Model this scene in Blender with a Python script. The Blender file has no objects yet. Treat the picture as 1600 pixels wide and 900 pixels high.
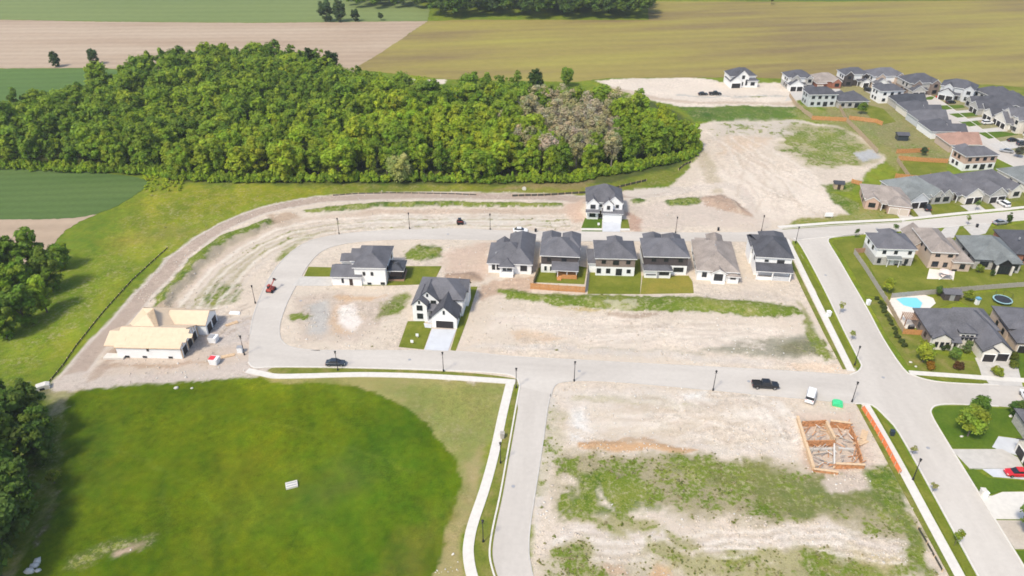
import bpy, bmesh, math, random
import numpy as np
from mathutils import Vector, Matrix
from mathutils.geometry import tessellate_polygon

# ------------------------------------------------------------------ camera, sky, sun, exposure
FPX, CH = 1150.0, 105.8                       # focal length in photo pixels, drone height in metres
TH = math.atan(711 / FPX)                     # downward tilt
SN, CS = math.sin(TH), math.cos(TH)
SUN_EL, SUN_AZ = math.radians(54), math.radians(221)   # azimuth clockwise from +Y: from the left, behind the camera
scene = bpy.context.scene
COL = scene.collection
cam = bpy.data.cameras.new('camera'); cam_o = bpy.data.objects.new('camera', cam); COL.objects.link(cam_o)
cam.sensor_width = 36; cam.lens = 36 * FPX / 1600; cam.clip_end = 20000; cam.clip_start = 1
cam_o.location = (0, 0, CH); cam_o.rotation_euler = (math.pi / 2 - TH, 0, 0)
scene.camera = cam_o
scene.render.resolution_x, scene.render.resolution_y = 1024, 576
world = bpy.data.worlds.new('World'); scene.world = world; world.use_nodes = True
wn = world.node_tree; sky = wn.nodes.new('ShaderNodeTexSky'); sky.sky_type = 'NISHITA'; sky.sun_disc = False
sky.sun_elevation = SUN_EL; sky.sun_rotation = SUN_AZ; sky.dust_density = 2.0; sky.ozone_density = 1.0
wn.links.new(sky.outputs[0], wn.nodes['Background'].inputs[0]); wn.nodes['Background'].inputs[1].default_value = 0.15
sun = bpy.data.lights.new('sun', 'SUN'); sun_o = bpy.data.objects.new('sun', sun); COL.objects.link(sun_o)
sun.energy = 2.45; sun.angle = math.radians(9); sun.color = (1.0, 0.93, 0.775)
sdir = Vector((math.sin(SUN_AZ) * math.cos(SUN_EL), math.cos(SUN_AZ) * math.cos(SUN_EL), math.sin(SUN_EL)))
sun_o.rotation_euler = sdir.to_track_quat('Z', 'Y').to_euler(); sun_o.location = (0, 0, 200)
vs = scene.view_settings; vs.view_transform = 'Standard'; vs.look = 'None'; vs.exposure = 0.6; vs.gamma = 1.0
vs.use_curve_mapping = False
cy = scene.cycles; cy.max_bounces = 5; cy.diffuse_bounces = 3; cy.glossy_bounces = 2; cy.transmission_bounces = 2
cy.transparent_max_bounces = 4; cy.caustics_reflective = cy.caustics_refractive = False
cy.filter_width = 1.7; cy.use_denoising = True

def G(px, py):                                # photo pixel -> point on the ground plane (metres)
    u = (px - 800) / FPX; v = (450 - py) / FPX
    t = -CH / (-SN + v * CS)
    return (u * t, (CS + v * SN) * t)
def GL(pts): return [G(*p) for p in pts]
R = math.radians
rnd = random.Random(7)

# ------------------------------------------------------------------ materials
M = {}
def nodes(name):
    m = bpy.data.materials.new(name); m.use_nodes = True
    return m, m.node_tree, m.node_tree.nodes['Principled BSDF']
def plain(name, col, rough=.7, var=.12, scale=2.0, metal=0, spec=.3, bump=0):
    m, t, b = nodes(name); M[name] = m
    b.inputs['Roughness'].default_value = rough; b.inputs['Metallic'].default_value = metal
    b.inputs['Specular IOR Level'].default_value = spec
    tc = t.nodes.new('ShaderNodeNewGeometry')
    n = t.nodes.new('ShaderNodeTexNoise'); n.inputs['Scale'].default_value = scale; n.inputs['Detail'].default_value = 5
    t.links.new(tc.outputs['Position'], n.inputs['Vector'])
    r = t.nodes.new('ShaderNodeValToRGB')
    e = r.color_ramp.elements
    e[0].position = .3; e[1].position = .7
    e[0].color = (*[c * (1 - var) for c in col], 1); e[1].color = (*[min(1, c * (1 + var)) for c in col], 1)
    t.links.new(n.outputs['Fac'], r.inputs['Fac']); t.links.new(r.outputs['Color'], b.inputs['Base Color'])
    if bump:
        bp = t.nodes.new('ShaderNodeBump'); bp.inputs['Strength'].default_value = bump; bp.inputs['Distance'].default_value = .1
        t.links.new(n.outputs['Fac'], bp.inputs['Height']); t.links.new(bp.outputs['Normal'], b.inputs['Normal'])
    return m
def shingle(name, col):
    m, t, b = nodes(name); M[name] = m
    b.inputs['Roughness'].default_value = .85; b.inputs['Specular IOR Level'].default_value = .25
    tc = t.nodes.new('ShaderNodeTexCoord')
    n = t.nodes.new('ShaderNodeTexNoise'); n.inputs['Scale'].default_value = 3.5; n.inputs['Detail'].default_value = 6
    n2 = t.nodes.new('ShaderNodeTexNoise'); n2.inputs['Scale'].default_value = .35
    w = t.nodes.new('ShaderNodeTexWave'); w.bands_direction = 'Z'; w.inputs['Scale'].default_value = 2.2; w.inputs['Distortion'].default_value = 1.0
    for q in (n, n2, w): t.links.new(tc.outputs['Object'], q.inputs['Vector'])
    oi = t.nodes.new('ShaderNodeObjectInfo')
    a = t.nodes.new('ShaderNodeMath'); a.operation = 'ADD'; t.links.new(n.outputs['Fac'], a.inputs[0]); t.links.new(n2.outputs['Fac'], a.inputs[1])
    a2 = t.nodes.new('ShaderNodeMath'); a2.operation = 'MULTIPLY_ADD'; t.links.new(w.outputs['Fac'], a2.inputs[0]); a2.inputs[1].default_value = .18
    t.links.new(a.outputs[0], a2.inputs[2])
    a3 = t.nodes.new('ShaderNodeMath'); a3.operation = 'MULTIPLY_ADD'; t.links.new(oi.outputs['Random'], a3.inputs[0]); a3.inputs[1].default_value = .25
    t.links.new(a2.outputs[0], a3.inputs[2])
    r = t.nodes.new('ShaderNodeMapRange'); r.inputs['From Min'].default_value = .8; r.inputs['From Max'].default_value = 1.5
    r.inputs['To Min'].default_value = .68; r.inputs['To Max'].default_value = 1.35
    t.links.new(a3.outputs[0], r.inputs['Value'])
    mx = t.nodes.new('ShaderNodeVectorMath'); mx.operation = 'SCALE'; mx.inputs[0].default_value = col
    t.links.new(r.outputs[0], mx.inputs['Scale']); t.links.new(mx.outputs[0], b.inputs['Base Color'])
    bp = t.nodes.new('ShaderNodeBump'); bp.inputs['Strength'].default_value = .4; bp.inputs['Distance'].default_value = .03
    t.links.new(a2.outputs[0], bp.inputs['Height']); t.links.new(bp.outputs['Normal'], b.inputs['Normal'])
    return m
shingle('roof_dark', (.078, .078, .088)); shingle('roof_grey', (.112, .11, .12)); shingle('roof_brown', (.26, .222, .195))
shingle('roof_slate', (.16, .172, .17)); shingle('roof_charcoal', (.055, .058, .068)); shingle('roof_redbrown', (.28, .17, .13))
plain('white_siding', (.78, .77, .75), .6, .04, 1.2); plain('cream_stucco', (.68, .63, .56), .8, .06, 1.5)
plain('tan_brick', (.50, .39, .31), .85, .14, 6); plain('pink_brick', (.52, .36, .28), .85, .15, 6); plain('red_brick', (.33, .14, .09), .85, .15, 6)
plain('grey_stone', (.42, .4, .37), .85, .28, 3.5); plain('dark_siding', (.075, .062, .06), .7, .15, 3); plain('brown_stone', (.24, .185, .155), .85, .25, 4)
plain('pale_grey_siding', (.52, .53, .54), .7, .05, 2); plain('sage_siding', (.52, .54, .53), .7, .06, 2)
plain('trim_white', (.8, .79, .77), .5, .03); plain('trim_black', (.02, .02, .022), .5, .1); plain('trim_grey', (.3, .3, .31), .5, .05)
plain('glass', (.02, .024, .03), .08, .1, .5, spec=.6); plain('garage_dark', (.028, .025, .026), .45, .1); plain('garage_white', (.78, .78, .77), .5, .03)
plain('garage_tan', (.55, .47, .39), .5, .05); plain('door_dark', (.05, .035, .03), .4, .1)
plain('concrete', (.48, .45, .41), .9, .09, .8); plain('concrete_new', (.52, .53, .55), .9, .06, .6); plain('concrete_white', (.6, .565, .51), .9, .06, 1.1)
plain('sheathing', (.63, .49, .345), .8, .05, 1.1); plain('lumber', (.6, .43, .27), .8, .12, 2); plain('house_wrap', (.8, .8, .8), .5, .04, .7)
plain('form_orange', (.46, .22, .10), .8, .4, 1.8); plain('safety_orange', (.68, .19, .07), .7, .12, 2); plain('cedar', (.5, .24, .09), .8, .2, 2.5)
plain('fence_grey', (.36, .33, .29), .85, .15, 2.5); plain('fence_tan', (.42, .32, .21), .85, .15, 2.5); plain('deck_brown', (.36, .22, .14), .8, .15, 3)
plain('steel_dark', (.03, .03, .032), .5, .1, metal=.3); plain('rubber', (.018, .018, .018), .9, .1); plain('alloy', (.45, .45, .46), .35, .05, metal=.8)
plain('silt_black', (.07, .065, .05), .8, .2); plain('red_paint', (.55, .02, .03), .25, .05, spec=.6); plain('black_paint', (.015, .016, .018), .25, .05, spec=.6)
plain('navy_paint', (.03, .04, .055), .25, .05, spec=.6); plain('white_paint', (.75, .75, .75), .3, .02, spec=.6); plain('silver_paint', (.4, .41, .43), .3, .03, metal=.4)
plain('green_tarp', (.06, .55, .23), .5, .15, 1.5); plain('red_plastic', (.7, .05, .06), .5, .1); plain('machine_red', (.35, .06, .04), .5, .2)
plain('pool_liner', (.25, .62, .72), .3, .05); plain('wood_bark', (.13, .105, .085), .9, .25, 3); plain('pale_bark', (.27, .235, .205), .9, .2, 3)
plain('rock_pale', (.55, .52, .47), .9, .15, 3, bump=.3); plain('clod', (.5, .43, .35), .95, .2, 1.5); plain('sign_white', (.8, .8, .8), .5, .02)
plain('lamp_glass', (.6, .6, .55), .3, .02); plain('blue_plastic', (.15, .35, .5), .5, .1); plain('teal_plastic', (.3, .48, .5), .5, .1)
plain('trampoline_mat', (.03, .035, .045), .8, .1); plain('umbrella_cloth', (.66, .55, .5), .8, .05); plain('mulch', (.28, .17, .1), .95, .25, 3)
wm, wt, wb = nodes('pool_water'); M['pool_water'] = wm
wb.inputs['Base Color'].default_value = (.2, .6, .72, 1); wb.inputs['Roughness'].default_value = .08

def surface(name, c1, c2, scale=.3, c3=None, stretch=None, ang=0, rough=.95, fine=1.6, fine_amt=.14, bump=.2, rows=None):
    """open ground or paving: broad patches of c1/c2(/c3), optional streaks along one direction, fine grain"""
    m, t, b = nodes(name); M[name] = m
    b.inputs['Roughness'].default_value = rough; b.inputs['Specular IOR Level'].default_value = .15
    g = t.nodes.new('ShaderNodeNewGeometry'); mp = t.nodes.new('ShaderNodeMapping'); mp.vector_type = 'TEXTURE'
    mp.inputs['Rotation'].default_value = (0, 0, R(ang)); mp.inputs['Scale'].default_value = stretch or (1, 1, 1)
    t.links.new(g.outputs['Position'], mp.inputs['Vector'])
    n = t.nodes.new('ShaderNodeTexNoise'); n.inputs['Scale'].default_value = scale; n.inputs['Detail'].default_value = 7; n.inputs['Roughness'].default_value = .6
    t.links.new(mp.outputs[0], n.inputs['Vector'])
    f = t.nodes.new('ShaderNodeTexNoise'); f.inputs['Scale'].default_value = fine; f.inputs['Detail'].default_value = 6; f.inputs['Roughness'].default_value = .7
    t.links.new(g.outputs['Position'], f.inputs['Vector'])
    r = t.nodes.new('ShaderNodeValToRGB'); e = r.color_ramp.elements
    e[0].position = .33; e[1].position = .67; e[0].color = (*c1, 1); e[1].color = (*c2, 1)
    if c3: q = e.new(.5); q.color = (*c3, 1)
    t.links.new(n.outputs['Fac'], r.inputs['Fac'])
    mr = t.nodes.new('ShaderNodeMapRange'); mr.inputs['From Min'].default_value = .3; mr.inputs['From Max'].default_value = .7
    mr.inputs['To Min'].default_value = 1 - fine_amt; mr.inputs['To Max'].default_value = 1 + fine_amt; mr.clamp = False
    t.links.new(f.outputs['Fac'], mr.inputs['Value'])
    s = t.nodes.new('ShaderNodeVectorMath'); s.operation = 'SCALE'
    t.links.new(r.outputs['Color'], s.inputs[0])
    if rows:                                  # drill rows / wheelings: (spacing m, direction deg, amount)
        m2 = t.nodes.new('ShaderNodeMapping'); m2.vector_type = 'TEXTURE'; m2.inputs['Rotation'].default_value = (0, 0, R(rows[1])); t.links.new(g.outputs['Position'], m2.inputs['Vector'])
        wv_ = t.nodes.new('ShaderNodeTexWave'); wv_.bands_direction = 'Y'; wv_.inputs['Scale'].default_value = .314 / rows[0]; wv_.inputs['Distortion'].default_value = 2.5; wv_.inputs['Detail'].default_value = 3; wv_.inputs['Detail Scale'].default_value = .6
        t.links.new(m2.outputs[0], wv_.inputs['Vector'])
        ma = t.nodes.new('ShaderNodeMath'); ma.operation = 'MULTIPLY_ADD'; ma.inputs[1].default_value = rows[2]; t.links.new(wv_.outputs['Fac'], ma.inputs[0]); t.links.new(mr.outputs[0], ma.inputs[2]); t.links.new(ma.outputs[0], s.inputs['Scale'])
    else: t.links.new(mr.outputs[0], s.inputs['Scale'])
    t.links.new(s.outputs[0], b.inputs['Base Color'])
    if bump:
        bp = t.nodes.new('ShaderNodeBump'); bp.inputs['Strength'].default_value = bump; bp.inputs['Distance'].default_value = .15
        t.links.new(f.outputs['Fac'], bp.inputs['Height']); t.links.new(bp.outputs['Normal'], b.inputs['Normal'])
    return m
surface('road_asphalt', (.44, .4, .355), (.53, .487, .435), .12, stretch=(6, 1, 1), ang=-5, fine=.9, fine_amt=.05, bump=.05)
surface('road_asphalt_ns', (.44, .4, .355), (.53, .487, .435), .12, stretch=(1, 7, 1), ang=-4, fine=.9, fine_amt=.05, bump=.05)
surface('lawn_grass', (.11, .135, .012), (.19, .19, .03), .22, (.14, .16, .018), fine=2.2, fine_amt=.2)
surface('lawn_dry', (.24, .2, .035), (.17, .175, .025), .2, fine=2.2, fine_amt=.2)
surface('lawn_deep', (.06, .115, .008), (.095, .145, .012), .25, fine=2.2, fine_amt=.2)
surface('verge_grass', (.11, .14, .018), (.22, .19, .06), .28, (.15, .165, .025), fine=2.0, fine_amt=.22)
surface('tan_soil', (.34, .245, .17), (.43, .335, .245), .028, (.39, .295, .21), stretch=(5, 1, 1), ang=2, fine=.25, fine_amt=.07, bump=0, rows=(9, 2, -.1))
surface('olive_crop', (.18, .13, .06), (.275, .24, .056), .035, (.24, .192, .058), stretch=(6, 1, 1), ang=9, fine=.2, fine_amt=.08, bump=0, rows=(11, 8, .07))
surface('pale_crop', (.15, .195, .062), (.185, .225, .075), .02, stretch=(6, 1, 1), ang=2, fine=.2, fine_amt=.07, bump=0, rows=(14, 1, -.1))
surface('green_crop', (.075, .135, .035), (.10, .165, .04), .03, stretch=(5, 1, 1), ang=4, fine=.4, fine_amt=.1, bump=0, rows=(8, 4, -.1))
surface('dark_crop', (.07, .122, .03), (.095, .148, .04), .05, stretch=(5, 1, 1), ang=4, fine=.7, fine_amt=.12, bump=0, rows=(5, 4, -.14))
surface('gravel', (.42, .36, .3), (.5, .44, .37), .3, fine=2.5, fine_amt=.1)

def leaf_material(name, trans=.45):
    m, t, b = nodes(name); M[name] = m
    oi = t.nodes.new('ShaderNodeObjectInfo'); at = t.nodes.new('ShaderNodeAttribute'); at.attribute_name = 'tint'
    mx = t.nodes.new('ShaderNodeVectorMath'); mx.operation = 'MULTIPLY'
    t.links.new(oi.outputs['Color'], mx.inputs[0]); t.links.new(at.outputs['Color'], mx.inputs[1])
    t.links.new(mx.outputs[0], b.inputs['Base Color']); b.inputs['Roughness'].default_value = .6; b.inputs['Specular IOR Level'].default_value = .2
    tr = t.nodes.new('ShaderNodeBsdfTranslucent'); t.links.new(mx.outputs[0], tr.inputs['Color'])
    ms = t.nodes.new('ShaderNodeMixShader'); ms.inputs[0].default_value = trans
    t.links.new(b.outputs[0], ms.inputs[1]); t.links.new(tr.outputs[0], ms.inputs[2])
    t.links.new(ms.outputs[0], t.nodes['Material Output'].inputs['Surface'])
leaf_material('leaf')

# ------------------------------------------------------------------ helpers
def link(o, parent=None):
    COL.objects.link(o)
    if parent is not None: o.parent = parent
    return o
def tag(o, label=None, cat=None, group=None, kind=None):
    for k, v in (('label', label), ('category', cat), ('group', group), ('kind', kind)):
        if v: o[k] = v
    return o
def empty(name, loc, rz=0, label=None, cat=None, group=None):
    o = bpy.data.objects.new(name, None); o.location = loc if len(loc) == 3 else (loc[0], loc[1], 0); o.rotation_euler = (0, 0, rz)
    o.empty_display_size = .5; link(o); return tag(o, label, cat, group)
class MB:                                     # collects verts/faces with material slots
    def __init__(s): s.v = []; s.f = []; s.m = []
    def add(s, vs, fs, mi=0):
        o = len(s.v); s.v += [tuple(p) for p in vs]
        for f in fs: s.f.append([i + o for i in f]); s.m.append(mi)
        return s
    def box(s, x0, y0, z0, x1, y1, z1, mi=0):
        return s.add([(x0, y0, z0), (x1, y0, z0), (x1, y1, z0), (x0, y1, z0), (x0, y0, z1), (x1, y0, z1), (x1, y1, z1), (x0, y1, z1)],
                     [(3, 2, 1, 0), (4, 5, 6, 7), (0, 1, 5, 4), (1, 2, 6, 5), (2, 3, 7, 6), (3, 0, 4, 7)], mi)
    def prism(s, poly, axis, a, b, mi=0, side=None):
        """poly: 2D outline; axis 'x' or 'y' or 'z' extruded from a to b"""
        n = len(poly)
        P = {'x': lambda p, t: (t, p[0], p[1]), 'y': lambda p, t: (p[0], t, p[1]), 'z': lambda p, t: (p[0], p[1], t)}[axis]
        vs = [P(p, a) for p in poly] + [P(p, b) for p in poly]
        s.add(vs, [tuple(range(n))[::-1], tuple(range(n, 2 * n))], mi)
        k = len(s.v) - 2 * n
        for i in range(n):
            j = (i + 1) % n; s.f.append([k + i, k + j, k + n + j, k + n + i]); s.m.append(mi if side is None else side[i])
        return s
    def tube(s, pts, rads, n=6, mi=0):
        vs = []
        pts = [Vector(p) for p in pts]
        for i, (p, r) in enumerate(zip(pts, rads)):
            d = (pts[min(i + 1, len(pts) - 1)] - pts[max(i - 1, 0)]).normalized()
            a = d.orthogonal().normalized(); b = d.cross(a)
            vs += [p + (a * math.cos(2 * math.pi * k / n) + b * math.sin(2 * math.pi * k / n)) * r for k in range(n)]
        fs = [(i * n + k, i * n + (k + 1) % n, (i + 1) * n + (k + 1) % n, (i + 1) * n + k) for i in range(len(pts) - 1) for k in range(n)]
        fs += [tuple(range(n))[::-1], tuple(range((len(pts) - 1) * n, len(pts) * n))]
        return s.add(vs, fs, mi)
    def mesh(s, name, mats):
        me = bpy.data.meshes.new(name); me.from_pydata(s.v, [], s.f)
        for m in (mats if isinstance(mats, (list, tuple)) else [mats]): me.materials.append(M[m])
        if any(s.m): me.polygons.foreach_set('material_index', s.m)
        bm = bmesh.new(); bm.from_mesh(me); bmesh.ops.recalc_face_normals(bm, faces=bm.faces); bm.to_mesh(me); bm.free()
        return me
    def obj(s, name, mats, parent=None, loc=(0, 0, 0), rz=0):
        o = bpy.data.objects.new(name, s.mesh(name, mats)); o.location = loc; o.rotation_euler = (0, 0, rz)
        return link(o, parent)
def put(name, me, parent, loc=(0, 0, 0), rz=0):
    o = bpy.data.objects.new(name, me); o.location = loc; o.rotation_euler = (0, 0, rz); return link(o, parent)
def np_mesh(name, V, F, mat, tint=None):
    me = bpy.data.meshes.new(name); k = F.shape[1]
    me.vertices.add(len(V)); me.vertices.foreach_set('co', np.asarray(V, np.float32).ravel())
    me.loops.add(F.size); me.loops.foreach_set('vertex_index', F.astype(np.int32).ravel())
    me.polygons.add(len(F)); me.polygons.foreach_set('loop_start', np.arange(0, F.size, k, dtype=np.int32))
    me.update(calc_edges=True)
    if tint is not None:
        a = me.color_attributes.new('tint', 'FLOAT_COLOR', 'POINT')
        a.data.foreach_set('color', np.c_[tint, np.ones(len(V))].astype(np.float32).ravel())
    me.materials.append(M[mat]); return me

def smooth(pts, n=4, closed=False):           # Catmull-Rom through the points
    out = []; L = len(pts)
    rng = range(L if closed else L - 1)
    for i in rng:
        p = [pts[(i + k) % L] if closed else pts[min(max(i + k, 0), L - 1)] for k in (-1, 0, 1, 2)]
        for j in range(n):
            t = j / n
            out.append(tuple(.5 * (2 * p[1][a] + (p[2][a] - p[0][a]) * t + (2 * p[0][a] - 5 * p[1][a] + 4 * p[2][a] - p[3][a]) * t * t + (3 * p[1][a] - p[0][a] - 3 * p[2][a] + p[3][a]) * t ** 3) for a in (0, 1)))
    if not closed: out.append(tuple(pts[-1]))
    return out
def offset(line, d):
    out = []
    for i, p in enumerate(line):
        a = line[max(i - 1, 0)]; b = line[min(i + 1, len(line) - 1)]
        dx, dy = b[0] - a[0], b[1] - a[1]; l = math.hypot(dx, dy) or 1
        out.append((p[0] - dy / l * d, p[1] + dx / l * d))
    return out
FLATS = []                                    # outlines under which the earth is kept level
def sheet(name, pts, mat, z, kind='structure', flat=True, jitter=0, seed=0):
    """a paved or planted surface with a real edge, resting on the earth"""
    if jitter:
        q = random.Random(seed); new = []
        for i, p in enumerate(pts):
            b = pts[(i + 1) % len(pts)]; l = math.dist(p, b); k = max(1, min(60, int(l / (jitter * 4))))
            for j in range(k): new.append((p[0] + (b[0] - p[0]) * j / k + q.uniform(-jitter, jitter), p[1] + (b[1] - p[1]) * j / k + q.uniform(-jitter, jitter)))
        pts = new
    tris = tessellate_polygon([[Vector((x, y, 0)) for x, y in pts]])
    n = len(pts); vs = [(x, y, z) for x, y in pts] + [(x, y, z - .25) for x, y in pts]
    fs = [list(t) for t in tris] + [[i, (i + 1) % n, n + (i + 1) % n, n + i] for i in range(n)]
    mb = MB(); mb.add(vs, fs); o = mb.obj(name, mat)
    for p in o.data.polygons[:len(tris)]:
        if p.normal.z < 0: p.flip()
    if kind: o['kind'] = kind
    if flat: FLATS.append(pts)
    return o
def strip(name, line, w, mat, z, h=.25, kind='structure', flat=True):
    a = offset(line, w / 2); b = offset(line, -w / 2)
    n = len(line); mb = MB()
    vs = [(x, y, z) for x, y in a] + [(x, y, z) for x, y in b] + [(x, y, z - h) for x, y in a] + [(x, y, z - h) for x, y in b]
    fs = []
    for i in range(n - 1):
        fs += [(i, n + i, n + i + 1, i + 1), (i, i + 1, 2 * n + i + 1, 2 * n + i), (n + i + 1, n + i, 3 * n + i, 3 * n + i + 1)]
    fs += [(0, 2 * n, 3 * n, n), (n - 1, 2 * n - 1, 4 * n - 1, 3 * n - 1)]
    o = mb.add(vs, fs).obj(name, mat)
    if kind: o['kind'] = kind
    if flat: FLATS.append(a + b[::-1])
    return o
def sub(line, n): return smooth(line, n)


# ------------------------------------------------------------------ fields (sheets beyond the housing estate)
sheet('tan_field', GL([(-140, 31), (0, 31), (160, 34), (400, 36), (668, 33), (640, 52), (600, 80), (556, 106), (540, 128), (430, 122), (300, 112), (150, 106), (0, 107), (-140, 107)]), 'tan_soil', .06, jitter=.5)
sheet('far_crop_field', GL([(-300, -60), (300, -60), (600, -40), (640, -2), (672, 15), (668, 33), (400, 35.5), (160, 33.5), (0, 30.5), (-300, 30.5)]), 'pale_crop', .09, jitter=.6, seed=1)
sheet('green_crop_field', GL([(-200, 107.5), (0, 107.5), (150, 106.5), (190, 110), (175, 140), (90, 162), (0, 172), (-200, 172)]), 'green_crop', .08, jitter=.4, seed=2)
sheet('dark_crop_field', GL(smooth([(-120, 262), (0, 263), (120, 268), (195, 274), (226, 281), (230, 289), (212, 304), (180, 323), (140, 337), (95, 342), (0, 343), (-120, 343)], 3)), 'dark_crop', .05, jitter=.25, seed=3)
sheet('fallow_field', GL([(-120, 342), (0, 342), (95, 341), (140, 336), (152, 335), (125, 346), (105, 358), (84, 380), (50, 420), (-120, 440)]), 'tan_soil', .04, jitter=.3, seed=4)
sheet('olive_crop_field', GL([(668, 33.5), (720, 31), (1014, 31.5), (1012, 10), (1020, 2), (1300, 3), (1600, 0), (1900, -2), (1900, 150), (1600, 136), (1520, 131), (1440, 128), (1150, 121), (950, 122), (900, 128), (700, 124), (552, 108), (600, 80), (640, 52)]), 'olive_crop', .07, jitter=.5, seed=5)
sheet('far_meadow', GL([(1020, -1), (1024, -30), (1500, -60), (2000, -60), (1900, -3), (1600, -1.5), (1300, 1.5)]), 'green_crop', .05, jitter=.5, seed=6)

# ------------------------------------------------------------------ roads
outer = [(388, 566), (389, 540), (393, 505), (402, 475), (415, 445), (438, 410), (474, 381), (520, 368), (580, 361.5), (650, 358.5), (720, 357.5), (800, 361), (900, 362), (1000, 363), (1100, 364), (1180, 362), (1224, 357)]
inner = [(1238, 379), (1180, 378), (1060, 377), (930, 377), (850, 376), (760, 375), (640, 374), (560, 378), (512, 388), (486, 408), (466, 440), (449, 472), (438, 503), (437, 524), (446, 538), (468, 545), (500, 548)]
o_w = smooth(GL(outer), 4); i_w = smooth(GL(inner), 4)
sheet('loop_road', o_w + i_w, 'road_asphalt', .030)
up_a = smooth(GL([(486, 547.8), (560, 547.5), (620, 548), (720, 549.5), (800, 557), (900, 562.5), (1000, 568), (1100, 573), (1200, 578), (1300, 584.5), (1330, 586.5)]), 3)
lo_a = smooth(GL([(1336, 631), (1280, 625.5), (1200, 618), (1100, 608.5), (1010, 600.5), (930, 595), (880, 597), (866, 604), (860, 620)]), 3)
lo_a2 = smooth(GL([(812, 604), (806, 590), (780, 583.5), (700, 579), (640, 577), (520, 574), (430, 573.5), (398, 575), (388, 566)]), 3)
sheet('estate_road', GL([(388, 566), (395, 530), (440, 540)]) + up_a + lo_a + lo_a2, 'road_asphalt', .034)
b_l = smooth(GL([(812, 604), (808, 625), (800, 670), (791, 720), (781, 775), (770, 825), (765, 860), (768, 885), (780, 920), (800, 960)]), 3)
b_r = smooth(GL([(866, 960), (838, 915), (829, 885), (826, 855), (829, 815), (839, 750), (849, 685), (855, 640), (860, 616)]), 3)
sheet('side_road', b_l + b_r, 'road_asphalt_ns', .038)
c_l1 = smooth(GL([(1240, 372), (1252, 385), (1287, 450), (1318, 515), (1342, 562), (1346, 572), (1340, 581), (1328, 586)]), 3)
c_l2 = smooth(GL([(1336, 631), (1362, 633), (1384, 652), (1405, 677), (1450, 757), (1490, 830), (1528, 900), (1570, 975)]), 3)
c_r2 = smooth(GL([(1655, 975), (1600, 886), (1560, 821), (1510, 740), (1470, 675), (1456, 650), (1455, 640), (1466, 633), (1500, 632), (1560, 635)]), 3)
c_r1 = smooth(GL([(1560, 602), (1500, 599.5), (1460, 596), (1430, 588), (1411, 576), (1380, 530), (1355, 483), (1330, 440), (1310, 405), (1296, 382), (1294, 376), (1301, 371), (1350, 366)]), 3)
sheet('main_road', c_l1 + c_l2 + c_r2 + c_r1, 'road_asphalt_ns', .042)
sheet('crossing_street', GL([(1545, 601), (1650, 608), (1760, 615), (1760, 650), (1650, 641), (1545, 634)]), 'road_asphalt', .046)
n_u = smooth(GL([(1215, 358.5), (1300, 352.5), (1410, 347), (1500, 338), (1600, 329), (1720, 318)]), 3)
n_l = smooth(GL([(1720, 332), (1600, 344), (1500, 353), (1420, 360), (1345, 366.3), (1280, 372), (1240, 376)]), 3)
sheet('north_street', n_u + n_l, 'road_asphalt', .050)
f_l = smooth(GL([(1416, 146), (1427, 152), (1447, 168), (1480, 195), (1520, 222), (1550, 243), (1600, 268), (1660, 300)]), 3)
f_r = smooth(GL([(1720, 290), (1640, 258), (1590, 240), (1550, 213), (1510, 185), (1478, 163), (1462, 153), (1446, 146)]), 3)
sheet('far_street', f_l + f_r, 'road_asphalt_ns', .040)
def kerb(line, skip=None): return strip('kerb', line, .32, 'concrete_white', .14, .3, flat=False)
for ln in (lo_a2, b_l, c_l1, c_l2, c_r2, c_r1, n_u, n_l, f_l, f_r): kerb(ln)
for ln in (i_w[8:], o_w[6:-6]): strip('kerb', ln, .28, 'concrete', .09, .3, flat=False)
strip('kerb', up_a, .28, 'concrete', .09, .3, flat=False); strip('kerb', lo_a, .28, 'concrete', .09, .3, flat=False)
strip('kerb', b_r, .28, 'concrete', .09, .3, flat=False)

# pavements
for px in ((640, 562), (905, 580), (1170, 596), (470, 470), (700, 366), (960, 370), (802, 760), (1380, 590), (1450, 700), (1290, 430), (1370, 357)):
    x_, y_ = G(*px); sheet('manhole_cover', [(x_ + .38 * math.cos(k * .5236), y_ + .38 * math.sin(k * .5236)) for k in range(12)], 'trim_grey', .058, flat=False)
strip('pavement', smooth(GL([(386, 579), (410, 584), (432, 588), (480, 587.5), (560, 585.5), (640, 587), (720, 591), (805, 597)]), 4), 1.7, 'concrete_white', .10)
strip('pavement', smooth(GL([(797, 599.5), (786, 645), (772, 710), (757, 765), (740, 815), (733, 845), (732, 870), (739, 905), (760, 960)]), 4), 1.9, 'concrete_white', .104)
strip('pavement', smooth(GL([(1228, 374), (1235, 386), (1266, 450), (1298, 515), (1330, 580)]), 3), 1.7, 'concrete_white', .10)
strip('pavement', smooth(GL([(1352, 632), (1400, 716), (1450, 809), (1502, 905), (1540, 975)]), 3), 1.8, 'concrete_white', .10)
strip('pavement', GL([(1216, 355), (1300, 348.5), (1410, 343), (1500, 333.5), (1600, 324), (1700, 314)]), 1.5, 'concrete_white', .10)
strip('pavement', GL([(1421, 582.5), (1480, 586.5), (1560, 592), (1640, 597)]), 1.6, 'concrete_white', .10)
strip('pavement', GL([(908, 358.5), (941, 358.7)]), 1.4, 'concrete_white', .10)
strip('pavement', GL([(969.5, 359), (984, 359)]), 1.4, 'concrete_white', .104)

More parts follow.
